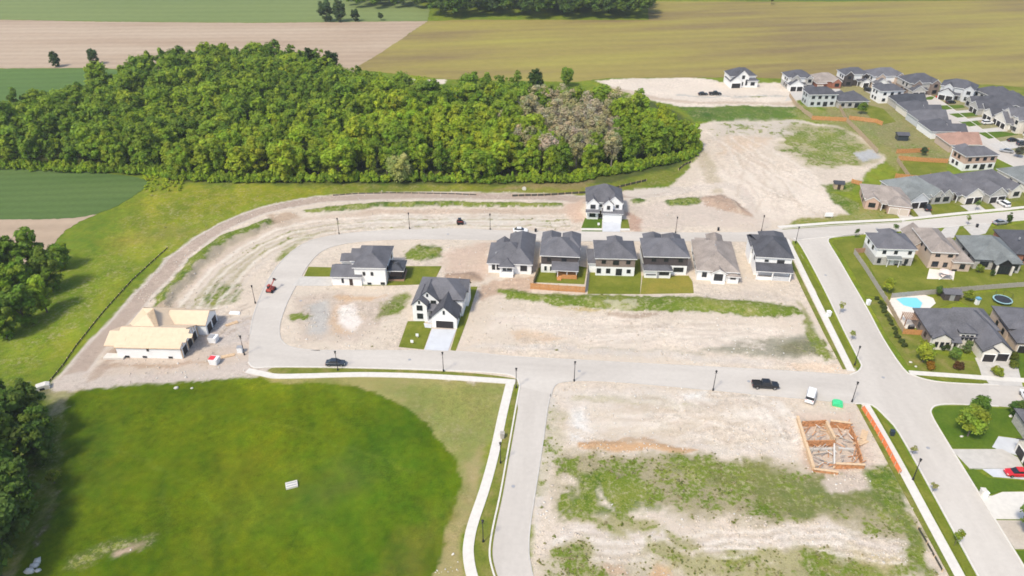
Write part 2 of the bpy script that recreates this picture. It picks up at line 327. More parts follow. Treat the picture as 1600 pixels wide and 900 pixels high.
# verges and lawns
sheet('verge', GL(smooth([(424, 575.5), (520, 575.8), (640, 578.5), (740, 583.5), (800, 591), (802, 594.3), (720, 588), (640, 584), (560, 582.7), (480, 584.7), (436, 585.2)], 3, True)), 'verge_grass', .075)
sheet('verge', offset(b_l, .5)[4:26] + GL([(752, 940), (748, 905), (741, 870), (743, 845), (750, 815), (767, 765), (781, 710), (795, 645), (804, 606)]), 'verge_grass', .077)
sheet('verge', GL([(1242, 383), (1285, 455), (1316, 520), (1337, 562), (1342, 573), (1331, 575), (1308, 527), (1275, 455), (1240, 388)]), 'lawn_grass', .079)
sheet('verge', GL([(1361, 635), (1381, 655), (1402, 680), (1447, 760), (1487, 833), (1560, 965), (1548, 960), (1510, 900), (1458, 805), (1408, 712), (1366, 640)]), 'lawn_grass', .081)
sheet('verge', GL([(1338, 632), (1346, 632), (1394, 716), (1444, 809), (1495, 905), (1486, 905), (1435, 812), (1388, 725)]), 'verge_grass', .083)
sheet('verge', GL([(1222, 359), (1300, 353.5), (1409, 347.8), (1409, 345.5), (1300, 350.3), (1224, 357)]), 'lawn_grass', .085)
sheet('verge', GL([(1224, 380), (1230, 389), (1262, 455), (1294, 520), (1322, 577), (1317, 577), (1288, 522), (1256, 457), (1226, 392)]), 'verge_grass', .087)
sheet('verge', GL([(1438, 590), (1500, 597.6), (1545, 599.5), (1541, 594.5), (1480, 589.2), (1430, 585)]), 'lawn_grass', .078)
sheet('lawn', GL([(623, 542), (637, 502), (663, 502), (666, 512), (674, 513), (662, 546)]), 'lawn_grass', .06)
sheet('lawn', GL([(704, 547), (714, 514), (724, 480), (736, 448), (746, 448), (730, 500), (712, 548)]), 'lawn_grass', .062)
sheet('lawn', GL([(475, 432), (520, 432), (519, 418), (482, 417)]), 'lawn_grass', .06)
sheet('lawn', GL([(560, 446), (608, 446), (676, 444), (690, 416), (632, 416), (606, 440)]), 'lawn_grass', .058)
sheet('lawn', GL([(834, 441), (913, 444), (917, 418), (905, 416), (846, 416), (838, 422)]), 'lawn_grass', .06)
sheet('lawn', GL([(918, 459), (1000, 459.5), (1002, 432), (1000, 405), (924, 405), (921, 432)]), 'lawn_grass', .062)
sheet('lawn', GL([(1000.5, 459.5), (1084, 458), (1082, 440), (1076, 431), (1004, 431)]), 'lawn_dry', .064)
sheet('lawn', GL([(908, 357), (940, 357), (941, 341), (914, 341)]), 'lawn_deep', .06)
sheet('lawn', GL([(970, 357), (984, 357), (981, 343), (970, 343)]), 'lawn_grass', .06)
sheet('verge', GL([(909, 361.5), (941, 361.5), (941, 360.2), (909, 360.2)]), 'lawn_deep', .06)
sheet('lawn', c_r1[-10:-1][::-1] + GL([(1318, 428), (1336, 462), (1362, 470), (1440, 462), (1600, 448), (1750, 440), (1750, 358), (1600, 372), (1460, 372), (1350, 367.5)])[0:0] + [], 'lawn_grass', .06) if False else None
sheet('lawn', GL([(1303, 375), (1352, 370.5), (1345, 390), (1380, 465), (1352, 462), (1334, 428), (1314, 396), (1300, 380)]), 'lawn_grass', .060)
sheet('lawn', GL([(1346, 390), (1354, 370.4), (1440, 364), (1650, 345), (1800, 340), (1800, 440), (1600, 449), (1440, 460), (1384, 464.5)]), 'lawn_grass', .062)
sheet('lawn', GL([(1338, 442), (1352, 464), (1384, 470), (1404, 510), (1436, 520), (1440, 545), (1500, 563), (1530, 565), (1534, 588.5), (1480, 583), (1440, 579.5), (1418, 570), (1386, 525), (1360, 478)]), 'verge_grass', .060)
sheet('lawn', GL([(1392, 470), (1600, 452), (1700, 445), (1700, 540), (1575, 520), (1500, 470), (1437, 490)]), 'lawn_grass', .064)
sheet('lawn', GL([(1458, 640), (1468, 635.5), (1500, 634.5), (1620, 642), (1640, 690), (1560, 680), (1556, 690), (1563, 701), (1488, 700), (1474, 676), (1460, 652)]), 'lawn_deep', .06)
sheet('lawn', GL([(1508, 734), (1522, 733), (1545, 747), (1620, 753), (1620, 766), (1566, 767), (1548, 772), (1532, 770)]), 'lawn_deep', .06)
sheet('lawn', GL([(1589, 861), (1680, 861), (1680, 930), (1628, 925)]), 'lawn_deep', .06)
sheet('lawn', GL([(1585, 551), (1650, 556), (1650, 590), (1592, 589), (1590, 575)]), 'lawn_deep', .06)
for poly in ([(1462, 336), (1500, 331), (1517, 328), (1488, 318), (1452, 320), (1458, 330)], [(1416, 323), (1424, 323), (1440, 335), (1432, 338)], [(1575, 317), (1620, 310), (1640, 320), (1600, 327), (1582, 326)], [(1530, 322), (1540, 320), (1553, 327), (1547, 330)]):
    sheet('lawn', GL(poly), 'lawn_grass', .06)
for poly in ([(1406, 286), (1402, 271), (1414, 249), (1478, 253), (1480, 272), (1440, 278)], [(1320, 168), (1352, 175), (1372, 196), (1400, 190), (1380, 170), (1340, 160)]):
    sheet('lawn', GL(poly), 'lawn_grass', .06)
for k, poly in enumerate(([(1433, 156), (1452, 151), (1462, 150), (1456, 156)], [(1464, 165), (1504, 164), (1508, 168), (1474, 172)], [(1480, 177), (1522, 176), (1528, 181), (1496, 184)], [(1498, 190), (1526, 188), (1534, 195), (1514, 198)], [(1525, 206), (1555, 204), (1592, 210), (1545, 217)])):
    sheet('lawn', GL(poly), 'lawn_deep', .06)
sheet('north_meadow', GL([(1518, 131), (1600, 136), (1900, 150), (1900, 200), (1640, 178), (1560, 160)]), 'lawn_grass', .05)

# driveways and patios
def drive(pts, z=.07, mat='concrete'): return sheet('driveway', GL(pts), mat, z)
drive([(663, 546.5), (700, 548.5), (713, 515), (675, 514)], mat='concrete_new'); drive([(664, 512), (674, 513), (675, 507), (662, 505)], .074, 'concrete_new')
drive([(456, 446.5), (519, 447), (519, 433), (470, 432)]); drive([(941.5, 362), (969, 362), (971, 344), (941, 344)], mat='concrete_new')
drive([(1538, 602), (1598, 604), (1590, 572), (1573, 559), (1523, 559), (1530, 575)])
drive([(1486, 702), (1566, 702), (1590, 715), (1600, 732), (1515, 732)], .068); drive([(1515, 733), (1535, 733), (1552, 745), (1620, 751), (1640, 732)], .072, 'concrete_new')
drive([(1530, 774), (1550, 775), (1566, 769), (1660, 768), (1660, 812), (1552, 811)], .07, 'concrete_white'); drive([(1555, 813), (1660, 814), (1660, 858), (1586, 858)], .07, 'gravel')
drive([(1550, 699), (1560, 682), (1620, 690), (1590, 712)], .066, 'concrete_new')
for poly in ([(1410, 346), (1430, 340.5), (1413, 331), (1398, 331)], [(1438, 341), (1458, 339), (1448, 322), (1424, 324)], [(1518, 333), (1544, 331), (1528, 319), (1500, 321)], [(1560, 330), (1580, 328), (1568, 314), (1545, 315)], [(1476, 356), (1500, 352.5), (1490, 372), (1462, 372)], [(1505, 354), (1550, 348), (1540, 365), (1520, 370)]):
    drive(poly)
for poly in ([(1476, 175), (1515, 171.5), (1526, 175), (1482, 178)], [(1494, 188), (1532, 183), (1540, 187), (1502, 191)], [(1516, 204), (1560, 199), (1575, 205), (1526, 207.5)], [(1542, 226), (1590, 216), (1640, 222), (1560, 236)], [(1226, 158), (1238, 141), (1266, 141), (1282, 148), (1256, 156)], [(1298, 152), (1300, 139), (1312, 139), (1320, 152)], [(1352, 143), (1362, 140), (1392, 152), (1400, 156), (1380, 156)], [(1425, 153), (1438, 146), (1450, 147), (1445, 154)]):
    drive(poly)
sheet('patio', GL([(1384, 482), (1394, 462), (1440, 459), (1458, 466), (1462, 474), (1448, 486), (1434, 512), (1412, 514)]), 'cream_stucco', .075)
sheet('patio', GL([(1448, 436), (1490, 437), (1492, 424), (1452, 420)]), 'cream_stucco', .07)

# ------------------------------------------------------------------ the earth: one sheet to the horizon, with relief and ground cover painted from outlines
def graded(lo, hi, step, far_lo, far_hi, g=1.25):
    c = list(np.arange(lo, hi + 1e-6, step)); s = step
    while c[-1] < far_hi: s *= g; c.append(c[-1] + s)
    s = step
    while c[0] > far_lo: s *= g; c.insert(0, c[0] - s)
    return np.array(c)
ys = [62.0]
while ys[-1] < 420: ys.append(ys[-1] + .5 + max(0, ys[-1] - 110) * .0045)
s_ = ys[-1] - ys[-2]
while ys[-1] < 9000: s_ *= 1.25; ys.append(ys[-1] + s_)
s_ = .5
while ys[0] > -3000: s_ *= 1.4; ys.insert(0, ys[0] - s_)
GX, GY = graded(-150, 235, .62, -9000, 9000), np.array(ys)
XX, YY = np.meshgrid(GX, GY)
def vnoise(x, y, seed=0):
    ix = np.floor(x).astype(np.int64); iy = np.floor(y).astype(np.int64); fx = x - ix; fy = y - iy
    def h(a, b):
        n = (a * 374761393 + b * 668265263 + seed * 974634777) & 0xffffffff
        n = ((n ^ (n >> 13)) * 1274126177) & 0xffffffff
        return ((n ^ (n >> 16)) & 0xffff) / 65535.0
    u = fx * fx * (3 - 2 * fx); v = fy * fy * (3 - 2 * fy)
    return (h(ix, iy) * (1 - u) + h(ix + 1, iy) * u) * (1 - v) + (h(ix, iy + 1) * (1 - u) + h(ix + 1, iy + 1) * u) * v
def fbm(x, y, s, seed=0, o=4):
    r = 0; a = .5; t = 0
    for k in range(o): r = r + a * vnoise(x * s, y * s, seed + k * 17); t += a; a *= .55; s *= 2.1
    return r / t
WXn = fbm(XX, YY, .16, 1) - .5; WYn = fbm(XX, YY, .16, 2) - .5
FN = (fbm(XX, YY, .55, 3, 3) - .5) + (vnoise(XX * 1.5, YY * 1.5, 5) - .5) * .55
BC = np.zeros(XX.shape + (3,)); BC[:] = (.145, .185, .016)          # default: rough meadow
WEED = np.zeros(XX.shape); HT = np.zeros(XX.shape)
def sdf(poly, X, Y):
    d = np.full(X.shape, 1e18); ins = np.zeros(X.shape, bool); n = len(poly)
    for i in range(n):
        ax, ay = poly[i]; bx, by = poly[(i + 1) % n]; ex, ey = bx - ax, by - ay
        t = np.clip(((X - ax) * ex + (Y - ay) * ey) / (ex * ex + ey * ey + 1e-12), 0, 1)
        d = np.minimum(d, (X - ax - t * ex) ** 2 + (Y - ay - t * ey) ** 2)
        c = ((ay > Y) != (by > Y)) & (X < ex * (Y - ay) / (ey if ey else 1e-12) + ax); ins ^= c
    return np.where(ins, np.sqrt(d), -np.sqrt(d))
def sdf_line(line, X, Y):
    d = np.full(X.shape, 1e18)
    for i in range(len(line) - 1):
        ax, ay = line[i]; bx, by = line[i + 1]; ex, ey = bx - ax, by - ay
        t = np.clip(((X - ax) * ex + (Y - ay) * ey) / (ex * ex + ey * ey + 1e-12), 0, 1)
        d = np.minimum(d, (X - ax - t * ex) ** 2 + (Y - ay - t * ey) ** 2)
    return -np.sqrt(d)
def window(pts, m):
    xs = [p[0] for p in pts]; yy = [p[1] for p in pts]
    a, b = np.searchsorted(GX, (min(xs) - m, max(xs) + m)); c, d = np.searchsorted(GY, (min(yy) - m, max(yy) + m))
    return slice(c, d + 1), slice(a, b + 1)
def paint(px, col=None, weed=None, soft=.8, warp=3.0, h=None, amt=1.0, line=None, grain=1.6, hs=None, world_pts=None):
    pts = world_pts or GL(px); w = line or 0
    sl = window(pts, 6 + warp + w + (hs or 0))
    X = XX[sl] + WXn[sl] * warp * 2; Y = YY[sl] + WYn[sl] * warp * 2
    d = sdf_line(smooth(pts, 4), X, Y) + w / 2 if line else sdf(pts, X, Y)
    k = np.clip((d + FN[sl] * grain) / (soft * .6) * .5 + .5, 0, 1) * amt
    if col is not None: BC[sl] = BC[sl] * (1 - k[..., None]) + np.array(col) * k[..., None]
    if weed is not None: WEED[sl] = WEED[sl] * (1 - k) + weed * k
    if h is not None:
        kk = np.clip(d / (hs or 2.0), 0, 1); kk = kk * kk * (3 - 2 * kk); HT[sl] = HT[sl] * (1 - kk) + h * kk * (.75 + .5 * (FN[sl] + .5))
PALE, CREAM, TAN, BRN, RUST, GREY = (.52, .44, .355), (.57, .49, .405), (.45, .36, .28), (.34, .245, .17), (.47, .31, .18), (.40, .375, .34)
GRN, LIME, DEEP, OLIVE = (.085, .13, .014), (.19, .2, .012), (.078, .115, .0015), (.24, .225, .07)
# left meadow and the deep green field
paint([(150, 400), (230, 300), (262, 285), (420, 288), (530, 290), (520, 305), (400, 325), (300, 370), (220, 420), (150, 480), (100, 560), (0, 600), (0, 560), (100, 470)], (.17, .2, .014), .33, 3, 5)
paint([(235, 300), (262, 280), (330, 290), (420, 290), (520, 290), (500, 303), (400, 318), (300, 345), (200, 370), (180, 360), (215, 330)], LIME, .3, 5, 5, amt=.8)
paint([(165, 375), (260, 350), (330, 355), (280, 375), (200, 390)], (.2, .19, .03), 0, 5, 5, amt=.7)
paint([(100, 400), (160, 370), (200, 420), (120, 500), (60, 560), (0, 590), (60, 480)], (.13, .18, .012), .36, 6, 5, amt=.8)
paint([(-90, 262), (230, 272), (260, 283), (500, 288), (640, 291), (860, 292), (960, 285), (1050, 262), (1095, 236), (1085, 195), (1030, 160), (900, 140), (700, 150), (540, 125), (330, 100), (150, 130), (-90, 190)], (.07, .085, .02), 0, 4, 4)   # forest floor
paint([(530, 287), (860, 291), (960, 285), (1050, 262), (1075, 255), (1050, 285), (980, 300), (900, 304), (600, 303), (520, 305)], (.15, .165, .018), .3, 2, 3)
paint([(800, 290), (930, 282), (900, 296), (760, 297)], (.21, .16, .07), .2, 2, 3, amt=.8)
paint([(1060, 166), (1255, 166), (1262, 182), (1180, 190), (1085, 190), (1075, 178)], (.085, .135, .018), .3, 1.5, 3, h=.8, hs=5)
deep = [(100, 625), (140, 600), (215, 588), (330, 583), (395, 586), (430, 595), (560, 604), (620, 622), (680, 672), (716, 712), (719, 745), (700, 810), (680, 905), (660, 960), (-60, 960), (20, 900), (85, 780), (100, 690)]
paint([(60, 605), (400, 578), (800, 592), (745, 760), (722, 850), (735, 960), (-60, 960), (-60, 620)], (.27, .24, .085), .1, 1.2, 1.5)
paint([(600, 605), (795, 600), (770, 690), (725, 740), (700, 690), (660, 645)], (.21, .215, .06), .06, 3, 2)
paint([(640, 960), (690, 820), (722, 740), (762, 700), (735, 800), (720, 860), (728, 960)], (.31, .25, .11), .1, 1.5, 2, amt=.9)
paint([(-90, 596), (70, 604), (112, 620), (100, 700), (80, 790), (40, 870), (-90, 960)], (.12, .15, .014), .3, 2, 3)
paint([(60, 610), (120, 606), (112, 640), (85, 650)], (.3, .26, .14), .3, 1.5, 2, amt=.8)
paint(deep, DEEP, 0, .35, 1.3, grain=1.0)
paint([(60, 800), (110, 690), (180, 640), (160, 760), (90, 860)], (.085, .12, .007), 0, 8, 6, amt=.6)
paint([(380, 820), (520, 700), (640, 640), (700, 720), (680, 800), (560, 880)], (.065, .125, .004), 0, 10, 8, amt=.7)
paint([(270, 880), (330, 800), (460, 740), (420, 820), (330, 890)], (.09, .115, .008), 0, 8, 6, amt=.5)
paint([(470, 760), (560, 710), (600, 740), (500, 800)], (.075, .09, .02), 0, 8, 6, amt=.5)
paint([(350, 720), (430, 720), (400, 760), (340, 770)], (.11, .12, .006), 0, 6, 6, amt=.5)
paint([(560, 900), (640, 840), (690, 780), (680, 860), (650, 920)], (.13, .125, .02), 0, 5, 5, amt=.6)
paint([(220, 590), (330, 583), (560, 603), (660, 660), (600, 640), (400, 600)], (.1, .14, .006), 0, 3, 4, amt=.6)
paint([(120, 872), (165, 856), (215, 846), (235, 842)], (.09, .115, .02), .5, 1.2, 3, line=2.2)
paint([(185, 860), (215, 853)], (.36, .27, .19), 0, .8, 1.5, line=1.0)
paint([(95, 765), (80, 805), (66, 850)], (.16, .13, .06), .5, .8, 2, line=.6)
# bare building land
paint([(92, 602), (120, 560), (165, 510), (240, 425), (300, 372), (385, 333), (470, 312), (600, 304), (900, 305), (985, 301), (1045, 293), (1075, 262), (1100, 236), (1085, 196), (1110, 190), (1240, 188), (1335, 200), (1395, 240), (1345, 280), (1290, 292), (1310, 315), (1345, 332), (1230, 352), (1240, 380), (1330, 570), (1345, 600), (1338, 632), (1500, 905), (1560, 990), (780, 990), (830, 900), (815, 600), (500, 575), (400, 578), (350, 585), (215, 586), (130, 604)], PALE, .12, 1.0, 2.0)
paint([(930, 126), (960, 123), (1090, 121), (1140, 130), (1225, 130), (1248, 150), (1240, 166), (1060, 166), (1000, 152)], CREAM, .08, 1, 3)
paint([(960, 138), (1060, 158), (1240, 162)], TAN, .1, 1, 2, line=4)
paint([(1060, 148), (1120, 151), (1230, 150)], GREY, .45, 1, 2, line=2)
paint([(620, 124), (700, 123), (700, 131), (640, 132)], CREAM, .4, 1, 3)
# broad, right-hand bare ground
paint([(1110, 190), (1240, 188), (1290, 200), (1250, 215), (1120, 215)], (.46, .4, .33), .45, 3, 4)
paint([(1235, 195), (1320, 198), (1372, 235), (1345, 262), (1270, 262), (1230, 235)], (.3, .27, .15), .68, 4, 6)
paint([(1330, 240), (1362, 232), (1372, 245), (1345, 252)], (.36, .36, .36), .1, 1.5, 2)
paint([(1100, 260), (1260, 265), (1290, 300), (1310, 330), (1200, 345), (1090, 300)], CREAM, .03, 3, 4)
paint([(1130, 210), (1210, 212), (1190, 232), (1120, 245)], RUST, .1, 3, 5, amt=.35)
paint([(1095, 240), (1110, 270), (1120, 300)], (.36, .3, .2), .35, 2, 3, line=5, amt=.7)
paint([(1290, 295), (1330, 312), (1362, 330), (1330, 335), (1300, 318)], GRN, .7, 1, 2)
paint([(1225, 352), (1310, 346), (1400, 338), (1408, 330), (1340, 322), (1330, 336), (1250, 343)], (.22, .21, .06), .6, 1, 2)
paint([(1284, 290), (1310, 284), (1345, 286), (1332, 298), (1300, 300)], GRN, .6, .8, 1.5)
paint([(1240, 160), (1300, 178), (1345, 180), (1400, 235), (1420, 262), (1402, 268), (1350, 215), (1310, 196), (1250, 185)], (.2, .2, .06), .55, 1.5, 2)
paint([(1300, 150), (1420, 165), (1500, 235), (1480, 260), (1420, 262), (1350, 190), (1290, 180)], (.2, .185, .07), .45, 2, 3)
paint([(1395, 290), (1480, 280), (1600, 268), (1700, 262), (1700, 310), (1410, 340)], (.14, .155, .03), .3, 2, 2)
paint([(1420, 130), (1520, 131), (1600, 160), (1760, 190), (1760, 300), (1600, 262), (1440, 160)], (.24, .22, .11), .35, 3, 3)
paint([(1225, 128), (1440, 126), (1460, 150), (1400, 172), (1290, 168), (1250, 150)], (.24, .21, .09), .4, 2, 3)
# the haul road and berm round the loop
haul = [(105, 597), (140, 555), (185, 505), (240, 445), (300, 385), (380, 340), (470, 316), (560, 308), (700, 306), (850, 308), (920, 311), (990, 304), (1060, 297)]
paint(haul, (.49, .425, .36), 0, .4, .6, line=6.4, grain=.5)
paint(haul, (.36, .285, .23), 0, .4, .5, line=4.6, grain=.3)
paint([(985, 303), (1060, 296), (1130, 290), (1160, 300), (1180, 330), (1195, 350)], (.5, .43, .36), 0, 1, 1.5, line=5)
paint([(110, 598), (200, 590), (300, 580), (400, 574)], (.45, .385, .33), 0, .8, 1.2, line=6.5)
paint([(475, 328), (520, 322), (600, 315), (720, 315), (880, 317), (878, 323), (720, 322), (600, 323), (480, 333)], (.085, .125, .02), .85, .6, 1.0, h=1.3, hs=2.5)
paint([(232, 484), (258, 448), (296, 402), (342, 370), (420, 340), (434, 348), (356, 388), (316, 422), (281, 462), (264, 486)], (.085, .125, .022), .8, .7, 1.2, h=1.3, hs=2.5)
paint([(420, 336), (455, 330), (470, 338), (440, 352), (425, 350)], BRN, .05, 1.2, 2, amt=.8)
paint([(262, 486), (300, 440), (350, 395), (420, 358), (500, 343), (600, 334), (750, 332), (880, 334)], TAN, .05, 1, 1.5, line=5, amt=.8)
paint([(290, 470), (330, 425), (390, 380), (460, 352), (560, 340)], CREAM, .05, 1, 1.5, line=2.2, amt=.8)
paint([(300, 475), (350, 440), (400, 395), (470, 362)], (.33, .29, .19), .62, 1.5, 3, line=3.5, amt=.8)
paint([(310, 478), (340, 445), (372, 440), (365, 470), (330, 482)], GRN, .75, 1, 2.5)
paint([(430, 410), (440, 385), (480, 365), (510, 360), (470, 378), (445, 405)], (.3, .28, .15), .6, 1, 2)
paint([(600, 338), (880, 338), (900, 352), (600, 354), (520, 360)], (.54, .49, .42), .3, 2, 3)
paint([(560, 327), (900, 326), (900, 333), (560, 334)], (.44, .34, .26), .05, 1, 2, amt=.8)
# construction plot, left
paint([(130, 590), (170, 545), (240, 490), (330, 488), (395, 500), (390, 560), (330, 575), (200, 585)], (.46, .38, .31), .0, 1.2, 2)
paint([(225, 490), (270, 478), (330, 486), (320, 500), (260, 498)], (.4, .3, .22), .0, 1, 2, h=.9, hs=3)
paint([(170, 572), (250, 570), (330, 566)], (.36, .265, .19), 0, .7, 1, line=1.4, amt=.9)
paint([(145, 590), (190, 540), (250, 478)], (.34, .26, .2), .05, .8, 1, line=2.5, amt=.8)
paint([(320, 500), (395, 495), (400, 530), (330, 545)], (.44, .39, .35), .0, 2, 3, amt=.8)
# inner block
paint([(450, 460), (540, 455), (620, 462), (600, 500), (560, 535), (470, 530)], (.45, .37, .3), .12, 2, 3)
paint([(478, 478), (505, 470), (515, 500), (500, 525), (480, 520)], GREY, 0, 2, 2)
paint([(510, 500), (520, 480), (545, 470), (565, 495), (545, 525), (520, 525)], RUST, 0, 2, 2, amt=.55)
paint([(530, 480), (556, 474), (562, 500), (550, 520), (532, 510)], (.62, .56, .5), 0, 1.5, 2)
paint([(520, 460), (600, 460), (590, 468), (530, 470)], RUST, .05, 1, 2, amt=.7)
paint([(590, 500), (600, 470), (630, 455), (640, 460), (620, 490)], (.16, .17, .04), .6, 1.2, 2, amt=.9)
paint([(455, 495), (470, 488), (482, 492), (478, 500), (460, 502)], GRN, .7, .8, 1.5)
paint([(630, 392), (650, 384), (690, 388), (692, 402), (660, 406), (634, 402)], (.08, .12, .015), .75, 1, 2.5, h=.6, hs=2)
paint([(690, 400), (750, 380), (768, 380), (762, 430), (740, 440), (700, 425)], (.47, .36, .28), .03, 2, 3)
paint([(700, 428), (740, 425), (750, 438), (720, 448), (700, 440)], (.33, .235, .17), .05, 1, 2, h=1.1, hs=3)
paint([(748, 445), (790, 432), (840, 432), (832, 455), (770, 462), (750, 470)], (.41, .3, .22), .04, 1.2, 2)
paint([(690, 445), (705, 442), (700, 450)], GRN, .7, 1, 1.5)
paint([(778, 452), (832, 457), (920, 460), (1090, 462), (1170, 470), (1240, 478), (1252, 490), (1220, 495), (1100, 487), (950, 483), (860, 476), (785, 466)], (.095, .14, .015), .92, .8, 1.6, h=.6, hs=2.5)
paint([(940, 470), (990, 468), (1000, 480), (950, 484)], (.34, .32, .2), .5, 1, 2)
paint([(1085, 455), (1160, 455), (1240, 462), (1240, 472), (1100, 466)], (.47, .4, .33), .15, 1, 2)
paint([(870, 478), (950, 486), (900, 488)], (.4, .3, .1), .4, 1, 2, amt=.8)
paint([(945, 488), (990, 490), (1030, 488), (1020, 500), (980, 503), (950, 497)], (.37, .29, .22), 0, 1, 2)
paint([(760, 490), (900, 498), (1080, 508), (1180, 505), (1240, 515), (1200, 540), (1000, 545), (880, 530), (770, 515)], CREAM, .02, 3, 3)
paint([(790, 517), (840, 515), (890, 528), (860, 536), (800, 530)], RUST, .02, 1.5, 2, amt=.5)
paint([(1100, 545), (1150, 533), (1220, 528), (1265, 520), (1285, 552), (1240, 560), (1150, 553)], (.27, .25, .19), .22, 1.5, 2)
paint([(1215, 545), (1270, 525), (1290, 555), (1250, 558)], (.14, .135, .07), .4, 2, 2, amt=.8)
paint([(1262, 500), (1275, 520), (1300, 560), (1288, 565), (1268, 540), (1255, 500)], (.12, .15, .025), .7, 1, 1.5)
paint([(1245, 470), (1262, 500), (1285, 540), (1275, 540), (1255, 505)], (.19, .19, .06), .6, 1, 1.5)
paint([(925, 541), (1010, 548), (1100, 552)], (.3, .27, .2), .3, .8, 1.5, line=.8, amt=.7)
paint([(1230, 568), (1310, 572), (1315, 582), (1250, 578)], (.56, .42, .3), 0, 1, 2, amt=.7)
paint([(720, 540), (800, 545), (1000, 558), (1200, 570), (1200, 562), (1000, 548), (800, 535)], (.5, .44, .38), .25, 1.5, 2)
# upper lots
paint([(985, 320), (1100, 310), (1180, 335), (1190, 355), (1000, 358)], (.49, .41, .34), .08, 2, 3)
paint([(985, 312), (1000, 308), (1012, 313), (990, 316)], GRN, .7, .8, 1.2, h=.6, hs=1.5)
paint([(1034, 314), (1060, 309), (1095, 309), (1090, 320), (1045, 322)], (.08, .12, .018), .7, .8, 1.2, h=.8, hs=2)
paint([(1095, 310), (1130, 305), (1150, 315), (1178, 338), (1140, 330), (1100, 322)], (.35, .255, .19), .0, 1, 1.5, h=1.2, hs=3)
paint([(978, 330), (1000, 340), (998, 362), (980, 358)], (.35, .22, .16), 0, 1.2, 1.5, amt=.8)
paint([(880, 318), (912, 312), (915, 345), (895, 350)], (.46, .34, .26), 0, 1.5, 2)
# lower right plot
paint([(870, 605), (1000, 612), (1220, 628), (1240, 650), (1250, 720), (1100, 705), (900, 690)], (.52, .455, .385), .08, 2, 3)
paint([(930, 640), (1080, 645), (1200, 660), (1200, 690), (1000, 680), (920, 665)], (.55, .47, .38), 0, 4, 4)
paint([(890, 655), (910, 640), (920, 670), (900, 680)], (.64, .62, .58), .05, 2, 3, amt=.7)
paint([(1060, 612), (1110, 612), (1110, 624), (1070, 622)], (.64, .62, .58), .05, 1.5, 2, amt=.7)
paint([(1180, 612), (1205, 614), (1200, 624), (1175, 622)], (.64, .62, .58), .05, 1.5, 2, amt=.7)
paint([(905, 688), (960, 684), (1005, 680), (1025, 690), (1060, 698), (1090, 704), (1060, 712), (1020, 700), (960, 702), (910, 698)], (.44, .28, .16), .05, .5, 1.5, h=.4, hs=1.5, grain=.7)
paint([(880, 700), (960, 700), (1060, 712), (1180, 725), (1280, 735), (1350, 745), (1420, 790), (1450, 840), (1400, 835), (1300, 825), (1150, 815), (1040, 800), (960, 790), (880, 805)], (.29, .25, .15), .6, 2.5, 4)
paint([(890, 735), (940, 728), (1000, 745), (1000, 790), (1040, 800), (960, 800), (890, 800)], GRN, .72, 2, 3)
paint([(945, 742), (1005, 744), (1000, 780), (970, 790), (950, 770)], (.08, .135, .01), .85, 1.2, 2.5)
paint([(1050, 712), (1150, 716), (1230, 735), (1210, 770), (1100, 760), (1060, 735)], (.15, .16, .045), .62, 2, 4)
paint([(1170, 745), (1290, 740), (1400, 760), (1420, 800), (1300, 815), (1180, 800)], (.14, .155, .045), .62, 2, 4)
paint([(885, 712), (905, 715), (905, 735), (888, 730)], GRN, .85, 1, 2)
paint([(880, 770), (890, 760), (892, 800), (880, 810)], GRN, .8, .8, 1.5)
paint([(940, 760), (945, 780), (960, 790)], PALE, .05, .8, 1.5, line=1.2)
paint([(845, 830), (900, 815), (1000, 830), (1100, 835), (1200, 830), (1300, 830), (1420, 850), (1440, 880), (1300, 860), (1100, 860), (960, 850), (850, 850)], (.52, .45, .385), .18, 2, 3)
paint([(850, 850), (1000, 870), (1120, 860), (1300, 870), (1440, 890), (1480, 930), (1000, 960), (850, 930)], (.42, .36, .26), .46, 3, 5)
paint([(1130, 850), (1190, 850), (1200, 880), (1150, 900), (1120, 880)], (.2, .2, .06), .75, 2, 3)
paint([(1250, 860), (1400, 870), (1460, 900), (1300, 920), (1230, 890)], (.2, .2, .06), .7, 3, 4)
paint([(1320, 848), (1400, 862), (1420, 885), (1390, 888), (1340, 870)], (.4, .32, .18), .1, 1.5, 3, amt=.8)
paint([(1020, 878), (1050, 880), (1052, 900), (1015, 905)], RUST, 0, 1, 2, amt=.9)
paint([(940, 880), (970, 876), (975, 895), (945, 896)], (.46, .31, .21), 0, 1, 2, amt=.7)
paint([(1395, 790), (1420, 800), (1440, 850), (1470, 905), (1440, 900), (1400, 850)], (.14, .16, .035), .66, 1.5, 2.5)
paint([(1282, 742), (1355, 738), (1365, 762), (1340, 773), (1290, 770)], (.45, .375, .305), 0, .8, 1)
paint([(1350, 735), (1390, 730), (1420, 790), (1380, 800)], (.1, .14, .02), .75, 1.2, 2)
paint([(835, 620), (868, 608), (870, 700), (850, 800), (835, 830)], (.49, .44, .38), .3, 1, 2)
paint([(842, 735), (848, 735), (842, 775), (836, 770)], GRN, .7, .6, 1)
paint([(1236, 645), (1330, 640), (1372, 730), (1300, 742), (1262, 735)], (.47, .38, .31), 0, 1.2, 1, h=-.5, hs=2.5)
